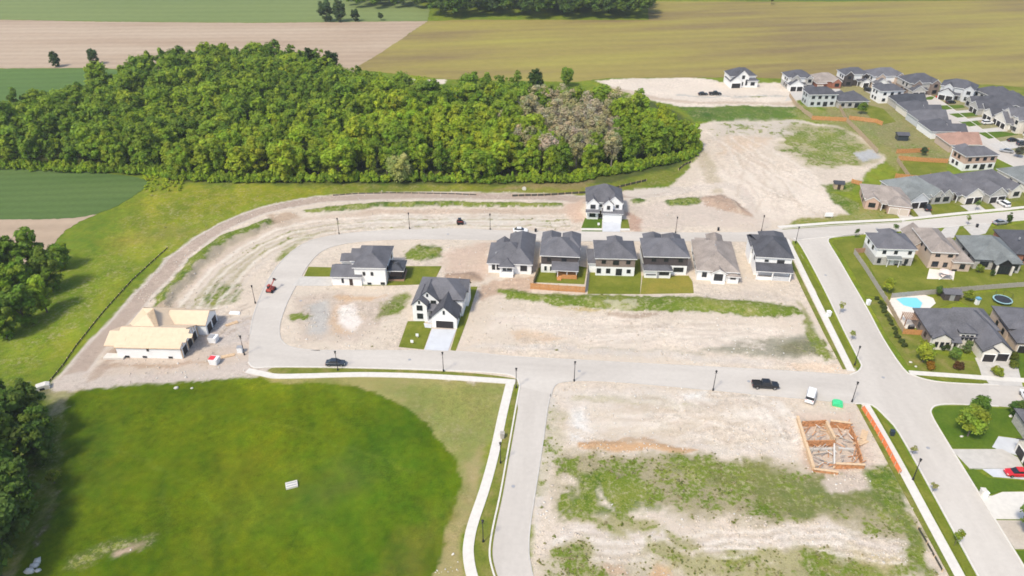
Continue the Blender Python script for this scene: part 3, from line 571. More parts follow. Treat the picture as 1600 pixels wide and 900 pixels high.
for dx in (0, 9, 26, 33):
    paint([(930 + dx * 1.5, 628), (1010 + dx * 1.5, 640 + dx * .3), (1120, 652 + dx * .5), (1235, 672 + dx * .3)], (.46, .39, .32), 0, .5, 1.5, line=.55, amt=.85)
    paint([(1120 + dx * 2, 615), (1180 + dx * 1.5, 640), (1220 + dx, 690)], (.6, .54, .47), 0, .5, 1, line=.55, amt=.85)
    paint([(760 + dx * 2, 500), (900, 508 + dx * .6), (1080, 518 + dx * .5), (1200, 512 + dx)], (.5, .43, .36), 0, .6, 2, line=.55, amt=.75)
    paint([(1190 + dx, 345), (1160 + dx * 1.5, 290), (1120 + dx * 2, 250), (1130 + dx * 2, 200)], (.48, .4, .33), 0, .7, 2, line=.7, amt=.75)
    paint([(860, 838 + dx * .35), (1000, 842 + dx * .4), (1200, 846 + dx * .3), (1330, 836 + dx * .3)], (.58, .52, .45), 0, .5, 2, line=.55, amt=.85)
    paint([(340, 575 - dx * .3), (330, 545 - dx), (360, 520 - dx), (390, 505 - dx)], (.38, .31, .25), 0, .5, 1, line=.55, amt=.85)
c0 = smooth(GL([(275, 488), (312, 440), (362, 396), (430, 360), (505, 345), (600, 337), (750, 335), (885, 336)]), 4)
for k in range(11):                              # ruts curving round the loop
    paint(None, [(.58, .52, .44), (.42, .345, .27), (.5, .43, .36), (.36, .31, .21)][k % 4], [0, 0, .2, .55][k % 4], .5, 1.4, line=[.9, .6, 1.1, .9][k % 4], amt=.8, grain=1.2, world_pts=offset(c0, -.3 - k * 1.15))
for k in range(7):
    c1 = smooth(GL([(890, 842), (1000, 846), (1150, 842), (1300, 838), (1410, 856)]), 4)
    paint(None, [(.6, .53, .45), (.42, .35, .27)][k % 2], 0, .5, 1.6, line=.6, amt=.7, grain=.8, world_pts=offset(c1, 1.6 - k * .9))
for a_ in ([(258, 745), (252, 790), (262, 830)], [(400, 880), (430, 900), (460, 930)], [(300, 640), (420, 660), (560, 700), (650, 740)], [(180, 700), (300, 760), (380, 860)]):
    paint(a_, (.11, .15, .012), 0, .5, 2, line=.45, amt=.6, grain=.6)
for bx in ([(905, 800), (930, 815), (955, 822)], [(960, 805), (985, 822), (1010, 830)], [(1050, 842), (1090, 846)], [(870, 858), (905, 862)], [(1020, 866), (1080, 872)], [(1090, 880), (1130, 890)], [(1200, 868), (1260, 874)], [(1180, 905), (1260, 900)], [(900, 890), (930, 905)]):
    paint(bx, (.3, .27, .14), .62, 1.2, 3, line=3.6)
for bx in ([(862, 640), (858, 700), (850, 770)], [(878, 650), (872, 720)], [(900, 622), (980, 626), (1100, 640)]): paint(bx, (.42, .37, .27), .55, 1.2, 2, line=2.2, amt=.9)
qq = random.Random(21)
for k in range(26):                              # wheel tracks curving over the lower plot
    ax, ay, bx, by = qq.uniform(900, 1240), qq.uniform(620, 690), qq.uniform(900, 1240), qq.uniform(620, 700); cx_, cy_ = (ax + bx) / 2 + qq.uniform(-60, 60), (ay + by) / 2 + qq.uniform(-25, 25); cl_ = qq.choice([(.43, .36, .29), (.6, .53, .45), (.47, .39, .3)])
    for o_ in (0, 11): paint([(ax + o_, ay + o_ * .3), (cx_ + o_, cy_ + o_ * .3), (bx + o_, by + o_ * .3)], cl_, 0, .5, 1.0, line=.5, amt=.7, grain=.5)
for k in range(14):
    ax, ay, bx, by = qq.uniform(760, 1000), qq.uniform(490, 535), qq.uniform(1000, 1230), qq.uniform(500, 545); cl_ = qq.choice([(.45, .38, .31), (.6, .53, .45)])
    paint([(ax, ay), ((ax + bx) / 2, (ay + by) / 2 + qq.uniform(-8, 8)), (bx, by)], cl_, 0, .5, 1.5, line=.55, amt=.7, grain=.5)
for k in range(14):
    ax, ay, bx, by = qq.uniform(1090, 1180), qq.uniform(200, 260), qq.uniform(1150, 1290), qq.uniform(270, 345); cl_ = qq.choice([(.44, .36, .28), (.6, .53, .45)])
    paint([(ax, ay), ((ax + bx) / 2 + qq.uniform(-20, 20), (ay + by) / 2), (bx, by)], cl_, 0, .7, 2, line=.8, amt=.7, grain=.5)
WEED = np.clip(WEED + ((fbm(XX, YY, .07, 40, 3) - .5) * .5 + (fbm(XX, YY, .3, 44, 3) - .5) * .55) * (WEED > .02), 0, 1)
grn = np.clip(1 - BC[..., 2] / .06, 0, 1)[..., None]      # uneven growth in all grassland
vg = ((fbm(XX, YY, .045, 61, 3) - .5) * .65 + (fbm(XX + YY * .4, YY * .35, .3, 62, 3) - .5) * .7 + (vnoise(XX * 1.3, YY * 1.3, 63) - .5) * .35)[..., None]
BC = BC * (1 + grn * vg * np.array([1.15, .8, .8]))
# relief: small lumps on open earth, level under paving and buildings
HT += (fbm(XX, YY, .25, 9, 3) - .5) * .18
FLAT_PADS = []
for pts in FLATS:
    sl = window(pts, 3)
    if XX[sl].size > 400000 or XX[sl].size == 0: continue
    d = sdf(pts, XX[sl], YY[sl]); k = np.clip(d / 1.2 + 1.3, 0, 1)
    HT[sl] = HT[sl] * (1 - k) - .03 * k
far = np.clip((np.hypot(XX, YY) - 330) / 60, 0, 1); HT *= 1 - far
nx, ny = len(GX), len(GY)
idx = np.arange(nx * ny).reshape(ny, nx)
F = np.stack([idx[:-1, :-1], idx[:-1, 1:], idx[1:, 1:], idx[1:, :-1]], -1).reshape(-1, 4)
def gz(x, y):
    i = min(max(np.searchsorted(GX, x) - 1, 0), nx - 2); j = min(max(np.searchsorted(GY, y) - 1, 0), ny - 2)
    u = (x - GX[i]) / (GX[i + 1] - GX[i]); v = (y - GY[j]) / (GY[j + 1] - GY[j])
    return float((HT[j, i] * (1 - u) + HT[j, i + 1] * u) * (1 - v) + (HT[j + 1, i] * (1 - u) + HT[j + 1, i + 1] * u) * v)

gm, gt, gb = nodes('earth'); M['earth'] = gm
gb.inputs['Roughness'].default_value = .97; gb.inputs['Specular IOR Level'].default_value = .1
ga = gt.nodes.new('ShaderNodeAttribute'); ga.attribute_name = 'tint'; gw = gt.nodes.new('ShaderNodeAttribute'); gw.attribute_name = 'weed'
gp = gt.nodes.new('ShaderNodeNewGeometry')
def gnoise(s, d, r=.6):
    n = gt.nodes.new('ShaderNodeTexNoise'); n.inputs['Scale'].default_value = s; n.inputs['Detail'].default_value = d; n.inputs['Roughness'].default_value = r
    gt.links.new(gp.outputs['Position'], n.inputs['Vector']); return n.outputs['Fac']
def gmath(op, a, b=0, c=0):
    m = gt.nodes.new('ShaderNodeMath'); m.operation = op
    for i, v in enumerate((a, b, c)):
        if hasattr(v, 'is_linked'): gt.links.new(v, m.inputs[i])
        else: m.inputs[i].default_value = v
    return m.outputs[0]
nA, nB, nC = gnoise(.09, 6), gnoise(.75, 7, .68), gnoise(3.0, 5, .7)
nD = gnoise(.3, 5, .6)
br = gmath('ADD', gmath('MULTIPLY', gmath('SUBTRACT', nA, .5), .55), gmath('ADD', gmath('MULTIPLY', gmath('SUBTRACT', nB, .5), 1.0), gmath('MULTIPLY', gmath('SUBTRACT', nC, .5), .8)))
sc = gt.nodes.new('ShaderNodeVectorMath'); sc.operation = 'SCALE'; gt.links.new(ga.outputs['Color'], sc.inputs[0]); gr_ = gt.nodes.new('ShaderNodeMapRange'); gr_.inputs['From Min'].default_value = .38; gr_.inputs['From Max'].default_value = .62; gr_.inputs['To Min'].default_value = .25; gr_.inputs['To Max'].default_value = 1.25; gt.links.new(gnoise(.055, 4), gr_.inputs['Value'])
gt.links.new(gmath('ADD', gmath('MULTIPLY', br, gr_.outputs[0]), 1.0), sc.inputs['Scale'])
nE = gnoise(.028, 5, .62)
sepc = gt.nodes.new('ShaderNodeSeparateColor'); gt.links.new(ga.outputs['Color'], sepc.inputs[0])
gf_ = gt.nodes.new('ShaderNodeClamp'); gf_.inputs['Min'].default_value = .1; gt.links.new(gmath('SUBTRACT', 1.0, gmath('MULTIPLY', sepc.outputs[2], 6.0)), gf_.inputs['Value']); gf = gf_.outputs[0]
hv = gt.nodes.new('ShaderNodeCombineXYZ')
gt.links.new(gmath('ADD', 1.0, gmath('MULTIPLY', gf, gmath('ADD', gmath('MULTIPLY', gmath('SUBTRACT', nE, .5), 1.1), gmath('MULTIPLY', gmath('SUBTRACT', nD, .5), .7)))), hv.inputs[0])
gt.links.new(gmath('ADD', 1.0, gmath('MULTIPLY', gf, gmath('MULTIPLY', gmath('SUBTRACT', nE, .5), .55))), hv.inputs[1])
gt.links.new(gmath('ADD', 1.0, gmath('MULTIPLY', gf, gmath('MULTIPLY', gmath('SUBTRACT', nD, .5), .5))), hv.inputs[2])
hm = gt.nodes.new('ShaderNodeVectorMath'); hm.operation = 'MULTIPLY'; gt.links.new(sc.outputs[0], hm.inputs[0]); gt.links.new(hv.outputs[0], hm.inputs[1])
# weeds: cover threshold
wv = gmath('ADD', gmath('MULTIPLY', nB, .55), gmath('MULTIPLY', nD, .45))
wmask = gmath('MULTIPLY', gmath('ADD', gmath('SUBTRACT', wv, .5), gmath('MULTIPLY', gmath('SUBTRACT', gw.outputs['Fac'], .56), .42)), 15)
cl = gt.nodes.new('ShaderNodeClamp'); gt.links.new(wmask, cl.inputs['Value'])
wr = gt.nodes.new('ShaderNodeValToRGB'); e = wr.color_ramp.elements; e[0].position = .35; e[1].position = .66
e[0].color = (.075, .12, .012, 1); e[1].color = (.26, .24, .07, 1); q = e.new(.5); q.color = (.125, .17, .018, 1)
gt.links.new(gmath('ADD', gmath('MULTIPLY', nC, .5), gmath('MULTIPLY', nA, .5)), wr.inputs['Fac'])
mx = gt.nodes.new('ShaderNodeMix'); mx.data_type = 'RGBA'
gt.links.new(cl.outputs[0], mx.inputs[0]); gt.links.new(hm.outputs[0], mx.inputs[6]); gt.links.new(wr.outputs['Color'], mx.inputs[7])
nS = gnoise(1.1, 6, .72)
stm = gt.nodes.new('ShaderNodeClamp'); gt.links.new(gmath('MULTIPLY', gmath('MULTIPLY', gmath('SUBTRACT', gmath('ADD', gmath('MULTIPLY', nS, .7), gmath('MULTIPLY', nD, .3)), .5), 9.0), gmath('MINIMUM', gmath('MULTIPLY', gw.outputs['Fac'], 1.6), 1.0)), stm.inputs['Value'])
mx2 = gt.nodes.new('ShaderNodeMix'); mx2.data_type = 'RGBA'; mx2.inputs[7].default_value = (.4, .345, .22, 1)
gt.links.new(gmath('MULTIPLY', stm.outputs[0], .62), mx2.inputs[0]); gt.links.new(mx.outputs[2], mx2.inputs[6])
gt.links.new(mx2.outputs[2], gb.inputs['Base Color'])
bp = gt.nodes.new('ShaderNodeBump'); bp.inputs['Strength'].default_value = .5; bp.inputs['Distance'].default_value = .25
gt.links.new(gmath('ADD', nB, gmath('MULTIPLY', nC, .4)), bp.inputs['Height']); gt.links.new(bp.outputs['Normal'], gb.inputs['Normal'])
def build_earth():
    me = np_mesh('ground', np.stack([XX, YY, HT], -1).reshape(-1, 3), F, 'earth', np.clip(BC, 0, 1).reshape(-1, 3))
    a = me.attributes.new('weed', 'FLOAT', 'POINT'); a.data.foreach_set('value', WEED.astype(np.float32).ravel())
    me.polygons.foreach_set('use_smooth', np.ones(len(F), bool))
    tag(link(bpy.data.objects.new('ground', me)), kind='structure')
build_earth()

# ------------------------------------------------------------------ houses
CACHE = {}
def cached(key, fn):
    if key not in CACHE: CACHE[key] = fn()
    return CACHE[key]
def window_meshes(w, h, fr, mull):
    def f():
        mb = MB(); t = .09
        mb.box(-w / 2 - t, -.09, -h / 2 - t, w / 2 + t, .04, -h / 2); mb.box(-w / 2 - t, -.09, h / 2, w / 2 + t, .04, h / 2 + t)
        mb.box(-w / 2 - t, -.09, -h / 2, -w / 2, .04, h / 2); mb.box(w / 2, -.09, -h / 2, w / 2 + t, .04, h / 2)
        for k in range(mull):
            x = -w / 2 + w * (k + 1) / (mull + 1); mb.box(x - .035, -.075, -h / 2, x + .035, .02, h / 2)
        return mb.mesh('window', fr), MB().box(-w / 2, -.045, -h / 2, w / 2, .02, h / 2).mesh('pane', 'glass')
    return cached(('win', w, h, fr, mull), f)
def garage_mesh(w, h, mat, lights=False):
    def f():
        mb = MB(); n = 4; g = .035
        for k in range(n):
            z = k * h / n
            mb.box(-w / 2, -.05, z + g / 2, w / 2, .03, z + h / n - g / 2)
        mb.box(-w / 2, -.015, 0, w / 2, .02, h)
        fr = MB(); t = .12
        fr.box(-w / 2 - t, -.08, 0, -w / 2, .05, h + t); fr.box(w / 2, -.08, 0, w / 2 + t, .05, h + t); fr.box(-w / 2, -.08, h, w / 2, .05, h + t)
        return mb.mesh('garage_door', mat), fr.mesh('door_frame', 'trim_white')
    return cached(('gar', w, h, mat), f)
FACE = {'s': 0, 'e': math.pi / 2, 'n': math.pi, 'w': -math.pi / 2}
class House:
    def __init__(s, name, px, rot, label, wall='white_siding', roof='roof_dark', trim='trim_white', frame='trim_black', xy=None, group=None, cat='house'):
        s.root = empty(name, (*(xy or G(*px)), 0), R(rot), label, cat, group); s.wall, s.roof, s.trim, s.frame = wall, roof, trim, frame; s.n = 0
    def e(s): s.n += 1; return s.n * .011
    def wing(s, x0, y0, x1, y1, zt, kind='hip', pitch=.6, wall=None, roof=None, z0=-.4, over=.45, split=None, ridge=None):
        e = s.e(); x0 += e; y0 += e; x1 -= e; y1 -= e; zt -= e
        wall = wall or s.wall; roof = roof or s.roof; xm, ym = (x0 + x1) / 2, (y0 + y1) / 2; T = .2; o = over
        bands = [(z0, zt, wall)] if not split else [(z0, split[0], wall), (split[0], zt, split[1])]
        if kind in ('gx', 'gy'):
            a, b = (y0, y1) if kind == 'gx' else (x0, x1); hw = (b - a) / 2; m = (a + b) / 2; pk = zt + hw * pitch
            ax, lo, hi = ('x', x0, x1) if kind == 'gx' else ('y', y0, y1)
            zs = z0
            if split:
                MB().box(x0, y0, z0, x1, y1, split[0]).obj('wall', wall, s.root); zs = split[0] + .002; wall = split[1]
            MB().prism([(a, zs), (b, zs), (b, zt - .03), (m, pk - .03), (a, zt - .03)], ax, lo, hi).obj('wall', wall, s.root)
            q = [(a - o, zt - o * pitch), (m, pk), (b + o, zt - o * pitch), (b + o, zt - o * pitch + T), (m, pk + T), (a - o, zt - o * pitch + T)]
            mb = MB().prism(q, ax, lo - o * .7, hi + o * .7, 0, side=[1, 1, 1, 0, 0, 1]); mb.m[0] = mb.m[1] = 1
            mb.obj('roof', [roof, s.trim], s.root)
        else:
            for zb, zu, mt in bands: MB().box(x0, y0, zb, x1, y1, zu - .002).obj('wall', mt, s.root)
            if kind == 'hip' or kind == 'hipx' or kind == 'hipy':
                pitch *= .85
                X0, Y0, X1, Y1 = x0 - o, y0 - o, x1 + o, y1 + o; ze = zt - .02; w, d = X1 - X0, Y1 - Y0
                along = {'hip': w >= d, 'hipx': True, 'hipy': False}[kind]; hh = (d if along else w) / 2; zr = ze + T + hh * pitch; k = hh if ridge is None else ridge
                rp = [(X0 + k, (Y0 + Y1) / 2, zr), (X1 - k, (Y0 + Y1) / 2, zr)] if along else [((X0 + X1) / 2, Y0 + k, zr), ((X0 + X1) / 2, Y1 - k, zr)]
                c = [(X0, Y0), (X1, Y0), (X1, Y1), (X0, Y1)]
                vs = [(*p, ze) for p in c] + [(*p, ze + T) for p in c] + rp
                mb = MB().add(vs, [(0, 1, 2, 3), (0, 1, 5, 4), (1, 2, 6, 5), (2, 3, 7, 6), (3, 0, 4, 7)], 1)
                o2 = len(mb.v) - len(vs)
                if along: fs = [(4, 5, 9, 8), (6, 7, 8, 9), (5, 6, 9), (7, 4, 8)]
                else: fs = [(4, 5, 8), (5, 6, 9, 8), (6, 7, 9), (7, 4, 8, 9)]
                for f in fs: mb.f.append(list(f)); mb.m.append(0)
                mb.obj('roof', [roof, s.trim], s.root)
            elif kind.startswith('shed'):       # high side towards the house
                s.shed(x0, y0, x1, y1, zt, kind[-1], pitch, roof, o)
            elif kind == 'flat':
                MB().box(x0 - o, y0 - o, zt, x1 + o, y1 + o, zt + .2).obj('roof', roof, s.root)
        return s
    def shed(s, x0, y0, x1, y1, z, low='s', pitch=.35, roof=None, o=.3):
        T = .16; roof = roof or s.roof
        if low in 'sn':
            a, b = (y0 - o, y1) if low == 's' else (y1 + o, y0)
            r = abs(b - a) * pitch
            mb = MB().prism([(a, z), (b, z + r), (b, z + r + T), (a, z + T)], 'x', x0 - o, x1 + o, 0, side=[1, 1, 0, 1])
        else:
            a, b = (x0 - o, x1) if low == 'w' else (x1 + o, x0)
            r = abs(b - a) * pitch
            mb = MB().prism([(a, z), (b, z + r), (b, z + r + T), (a, z + T)], 'y', y0 - o, y1 + o, 0, side=[1, 1, 0, 1])
        mb.m[0] = mb.m[1] = 1
        mb.obj('porch_roof', [roof, s.trim], s.root); return s
    def at(s, side, plane, u, z): return ((u, plane, z) if side in 'sn' else (plane, u, z))
    def win(s, side, plane, u, z, w=1.2, h=1.3, mull=1, frame=None):
        a, b = window_meshes(w, h, frame or s.frame, mull); off = {'s': (0, -.005), 'n': (0, .005), 'e': (.005, 0), 'w': (-.005, 0)}[side]
        p = s.at(side, plane, u, z); o = put('window', a, s.root, (p[0] + off[0], p[1] + off[1], p[2]), FACE[side]); put('pane', b, o); return s
    def wins(s, side, plane, us, z, w=1.2, h=1.3, mull=1, frame=None):
        for u in us: s.win(side, plane, u, z, w, h, mull, frame)
        return s
    def garage(s, side, plane, u, w=2.6, h=2.2, mat='garage_dark'):
        a, b = garage_mesh(w, h, mat); off = {'s': (0, -.005), 'n': (0, .005), 'e': (.005, 0), 'w': (-.005, 0)}[side]
        p = s.at(side, plane, u, 0.05); o = put('garage_door', a, s.root, (p[0] + off[0], p[1] + off[1], p[2]), FACE[side]); put('door_frame', b, o); return s
    def door(s, side, plane, u, z=.1, w=1.0, h=2.1, mat='door_dark'):
        me = cached(('door', w, h, mat), lambda: MB().box(-w / 2, -.07, 0, w / 2, .03, h).mesh('door', mat))
        kn = cached('knob', lambda: MB().box(-.04, -.13, -.04, .04, -.06, .04).mesh('handle', 'alloy'))
        o = put('door', me, s.root, s.at(side, plane, u, z), FACE[side]); put('handle', kn, o, (w / 2 - .12, 0, 1.0)); return s
    def post(s, x, y, z0, z1, w=.22, mat='trim_white', name='column'):
        MB().box(x - w / 2, y - w / 2, z0, x + w / 2, y + w / 2, z1).obj(name, mat, s.root); return s
    def slab(s, name, x0, y0, z0, x1, y1, z1, mat): MB().box(x0, y0, z0, x1, y1, z1).obj(name, mat, s.root); return s
    def vent(s, x, y, z, mat='trim_grey'):
        MB().box(x - .18, y - .18, z - .3, x + .18, y + .18, z + .35).obj('roof_vent', mat, s.root); return s

# white two-storey house with long garage wing and dark covered porch
h = House('two_storey_house', (519.5, 445.5), -2, 'white two-storey house with long low garage wing and dark covered porch', 'white_siding', 'roof_grey')
h.wing(0, 0, 8.2, 6.4, 2.9, 'gx', .5).wing(6.4, .4, 14.9, 12.4, 5.5, 'hip', .62).wing(.8, 8.4, 7.5, 12.6, 3.0, 'gx', .5).wing(4.6, 5.0, 9, 11.6, 5.2, 'gx', .55)
h.wins('s', .4, [9.0, 11.2], 3.6, .5, .9, 0).win('s', .4, 13.9, .6, 1.0, .5, 0).win('s', .4, 10.2, .5, .9, .4, 0)
h.door('s', 0, 5.3, .1, .9, 2.0); h.win('s', 0, 3.0, 1.5, .4, 1.2, 0); h.win('e', 14.9, 3.0, 4, 1.2, 1.3); h.win('e', 14.9, 9.8, 4, 1.2, 1.3)
h.garage('w', 0, 3.2, 4.8, 2.2, 'garage_white')
h.slab('porch_floor', 14.95, 2.6, 0, 19.4, 8.4, .5, 'deck_brown'); h.wing(15.0, 2.8, 19.2, 8.2, 3.3, 'hipx', .45, wall='trim_black', z0=3.05, roof='roof_charcoal')
for x, y in ((15.3, 3), (19.0, 3), (19.0, 8), (15.3, 8)): h.post(x, y, .5, 3.06, .24, 'trim_black')
h.slab('railing', 15.4, 2.85, .5, 18.9, 2.95, 1.4, 'trim_black').slab('railing', 18.95, 3.2, .5, 19.05, 7.8, 1.4, 'trim_black')

# white front-gabled house
h = House('gabled_house', (646, 501), -6, 'white steep-gabled house with black windows and wide dark garage door', 'white_siding', 'roof_grey', trim='trim_black')
h.wing(0, 0, 3.7, 7, 4.9, 'gy', .95, over=.3).wing(.5, 2.2, 6.4, 8, 4.95, 'gy', .92, over=.3).wing(.3, 3.2, 12.3, 13.0, 4.95, 'hip', .74, roof='roof_grey')
h.wing(5.3, -2.4, 11.7, 6, 3.2, 'gy', .98, over=.35, roof='roof_dark').wing(8.4, 8, 13.0, 12.2, 4.8, 'gx', .85, roof='roof_dark', over=.3)
h.shed(3.5, .4, 5.6, 3.2, 3.0, 's', .45)
h.wins('s', 0, [1.85], 4.0, 1.3, 1.3).wins('s', 0, [1.85], 1.55, 1.35, 1.35).win('s', 2.2, 5.0, 4.6, 1.2, .7, 1).win('s', 0, 1.85, 5.7, .3, .7, 0).win('s', 2.2, 3.5, 6.5, .3, .7, 0)
h.garage('s', -2.4, 8.6, 4.4, 2.1).win('s', -2.4, 8.5, 4.6, .3, .9, 0).door('s', 2.2, 4.6, .25, 1.0, 2.1).slab('porch_floor', 3.75, -.6, -.2, 5.25, 2.15, .22, 'concrete_new')
h.wins('e', 11.7, [1.0, 3.6], 1.6, .8, 1.2, 0).wins('e', 12.3, [7.0, 11], 4.2, 1.1, 1.3).post(3.8, .5, .2, 3.1)

# the row backing on the green bank
h = House('bungalow', (763, 426), -4.5, 'grey hip-roofed white bungalow, leftmost of the row above the green bank', 'white_siding', 'roof_grey')
h.wing(0, 0, 11.6, 11.5, 3.1, 'hipx', .72).wing(5.3, -.05, 12.2, 17.5, 3.2, 'hipy', .95).wing(1.5, 6, 5.5, 13.5, 3.1, 'gy', .7).wing(3.4, -1.4, 7.2, 3, 2.9, 'hipy', .75, z0=2.6)
h.wins('s', 0, [1.5, 2.8], 1.9, .7, 1.4, 0).win('s', -.05, 10, 1.9, 1.7, 1.5, 2).door('s', 0, 4.6, .6, 1.0, 2.1, 'glass').win('s', 0, 6.0, 1.7, 1.2, 1.3)
h.slab('deck_wall', 3.4, -2.2, -.2, 7.2, -.1, .85, 'trim_white'); h.post(3.6, -1.2, .8, 2.65).post(7.0, -1.2, .8, 2.65).wins('e', 12.2, [4, 9], 1.9, 1.0, 1.2).vent(2.0, 2.6, 4.9)

h = House('two_storey_house', (845, 425.5), -5, 'dark-sided two-storey house with wooden back deck inside the orange cedar fence', 'white_siding', 'roof_grey')
h.wing(0, 0, 10.4, 10.5, 5.5, 'hipx', .66, split=(2.75, 'dark_siding')).wing(.1, 5, 4.8, 13.4, 5.5, 'hipy', .95, split=(2.75, 'dark_siding')).wing(6.0, 5, 10.6, 13.4, 5.5, 'hipy', .95, split=(2.75, 'dark_siding'))
h.wins('s', 0, [2.2], 4.2, .9, .9).wins('s', 0, [6.4], 4.2, 1.2, 1.1).wins('s', 0, [1.3, 2.9], 1.4, .7, 1.5, 0, 'trim_white')
h.door('s', 0, 5.6, .6, 1.7, 2.0, 'glass').win('s', 0, 8.2, 1.6, 1.8, 1.2, 1).wins('e', 10.4, [2.5, 7], 4.2, 1.1, 1.2)
h.shed(3.3, -3.1, 10.3, 0, 2.65, 's', .3); h.slab('deck', 4.6, -3.2, .1, 10.2, -.05, .6, 'cedar')
for x in (4.8, 7.4, 10.0): h.post(x, -3.0, .6, 2.75, .16)
h.slab('railing', 6.0, -3.15, .6, 10.1, -3.05, 1.4, 'cedar').slab('stair', 4.7, -4.2, 0, 5.9, -3.2, .35, 'cedar')

h = House('two_storey_house', (930, 430.5), -2.5, 'two-storey house with brown stone upper band over white ground floor, square lawn behind', 'white_siding', 'roof_grey')
h.wing(0, 0, 10.8, 10, 5.6, 'hipx', .6, split=(2.9, 'brown_stone')).wing(-1.8, 1.6, 2.5, 9.5, 3.0, 'hipy', .6).wing(4, 6, 7.8, 12.4, 5.6, 'hipy', .85, split=(2.9, 'brown_stone'))
h.wins('s', 0, [2.1, 8.9], 4.45, 1.0, .9).win('s', 0, 5.5, 4.3, 1.5, 1.2).wins('s', 0, [.9, 3.5], 1.6, 1.0, 1.3, 0).win('s', 0, 9.2, 1.6, .9, 1.0, 0).door('s', 0, 6.5, .25, 1.7, 2.1, 'glass').wins('e', 10.8, [3, 7], 4.3, 1.0, 1.2)

h = House('two_storey_house', (1005.5, 431), -2.5, 'dark-sided two-storey house with enclosed white rear porch on yellowed lawn', 'white_siding', 'roof_grey')
h.wing(0, 1.2, 12.0, 11.5, 5.6, 'hipx', .66, split=(2.8, 'dark_siding')).wing(1.0, 6, 5.6, 14.2, 5.6, 'hipy', .95, split=(2.8, 'dark_siding')).wing(6.5, 6, 11.2, 14.0, 5.6, 'hipy', .92, split=(2.8, 'dark_siding'))
h.wing(0, -1.2, 7.3, 2, 2.5, 'hipx', .42); h.wins('s', 1.2, [2.6, 6.0, 10.0], 4.5, 1.1, .8)
h.win('s', 1.2, 9.7, 1.55, 2.6, 1.2, 2).win('s', -1.2, 5.4, 1.6, 2.5, .8, 2).win('s', -1.2, 1.8, 1.2, 2.6, .25, 0, 'trim_grey').door('s', -1.2, 3.75, .05, .5, 2.2, 'trim_grey')

h = House('bungalow', (1088, 437), -7, 'brown-roofed white bungalow with arched rear porch between two dark-roofed houses', 'white_siding', 'roof_brown')
h.wing(0, 0, 10.9, 17.5, 3.1, 'hipy', .62).wing(3.8, -.7, 7.6, 6, 2.9, 'gy', .62).wing(4.5, 12, 8.5, 21.5, 3.1, 'hipy', 1.0).wing(8.2, -.9, 11.2, 4, 2.2, 'hip', .4).wing(1, 10, 6, 19, 3.1, 'hip', .6)
h.win('s', 0, 1.95, 1.8, 1.1, 1.3, 1).win('s', -.7, 5.7, 1.6, 2.2, 1.9, 3).win('s', -.9, 9.6, 1.7, 1.3, .5, 1).wins('w', 0, [5, 9, 13], 1.8, 1.0, 1.2).vent(5.3, 9, 6.2).vent(7.0, 5, 5.0).vent(3.6, 5.0, 4.9, 'trim_white')
h.slab('patio_wall', 3.9, -1.6, -.2, 7.5, -.8, .5, 'trim_white')

h = House('two_storey_house', (1178.5, 434), -7, 'white two-storey house with dark hip roof and columned rear porch beside the road corner', 'white_siding', 'roof_dark')
h.wing(0, 1.6, 9.6, 13.5, 5.9, 'hipy', .68).wing(3, 8, 9.4, 17.0, 5.7, 'hipy', .75).wing(-.5, 8, 2.5, 14.5, 5.6, 'hipx', .7)
h.shed(.1, -1.0, 9.5, 1.6, 2.75, 's', .45); h.win('s', 1.6, 2.8, 4.8, .9, .5, 0).win('s', 1.6, 6.6, 4.7, 1.8, .9, 1).win('s', 1.6, 1.4, 1.8, 1.6, .6, 1)
for x in (.3, 4.5, 9.3): h.post(x, -.9, 0, 2.8, .3)
h.slab('porch_wall', .4, -.85, -.2, 4.3, -.65, .95, 'trim_white').slab('porch_wall', 4.7, -.85, -.2, 9.1, -.65, 1.2, 'pale_grey_siding').wins('w', 0, [4, 8], 4.3, .9, 1.1)

# white house north of the loop
h = House('two_storey_house', (916, 342.5), -4, 'white two-storey house with paired front gables and twin white garage doors, woodland behind', 'white_siding', 'roof_grey')
h.wing(0, 1.2, 11.2, 11.5, 5.6, 'hip', .85).wing(.1, 0, 3.7, 6, 5.5, 'gy', .95, over=.25).wing(5.2, -.4, 8.3, 6, 5.5, 'gy', .95, over=.25).wing(6.0, .5, 11.3, 7, 5.5, 'gy', .9, over=.25)
h.wing(5.1, -1.0, 11.3, 3, 2.75, 'shed_s', .3).shed(-.1, -.9, 3.8, 0, 2.8, 's', .5)
h.win('s', 0, 1.9, 4.5, 1.4, 1.2).win('s', -.4, 6.8, 4.5, .8, 1.1, 0).win('s', .5, 9.6, 4.6, .8, .9, 0).win('s', 0, 1.9, 1.6, 1.7, 1.2, 1).door('s', 1.2, 4.5, .2, 1.4, 2.3)
h.garage('s', -1.0, 6.75, 2.6, 2.1, 'garage_white').garage('s', -1.0, 9.75, 2.6, 2.1, 'garage_white').wins('e', 11.2, [4, 8], 4.2, 1, 1.2).wins('s', 1.2, [4.5], 4.4, .7, .7, 0)

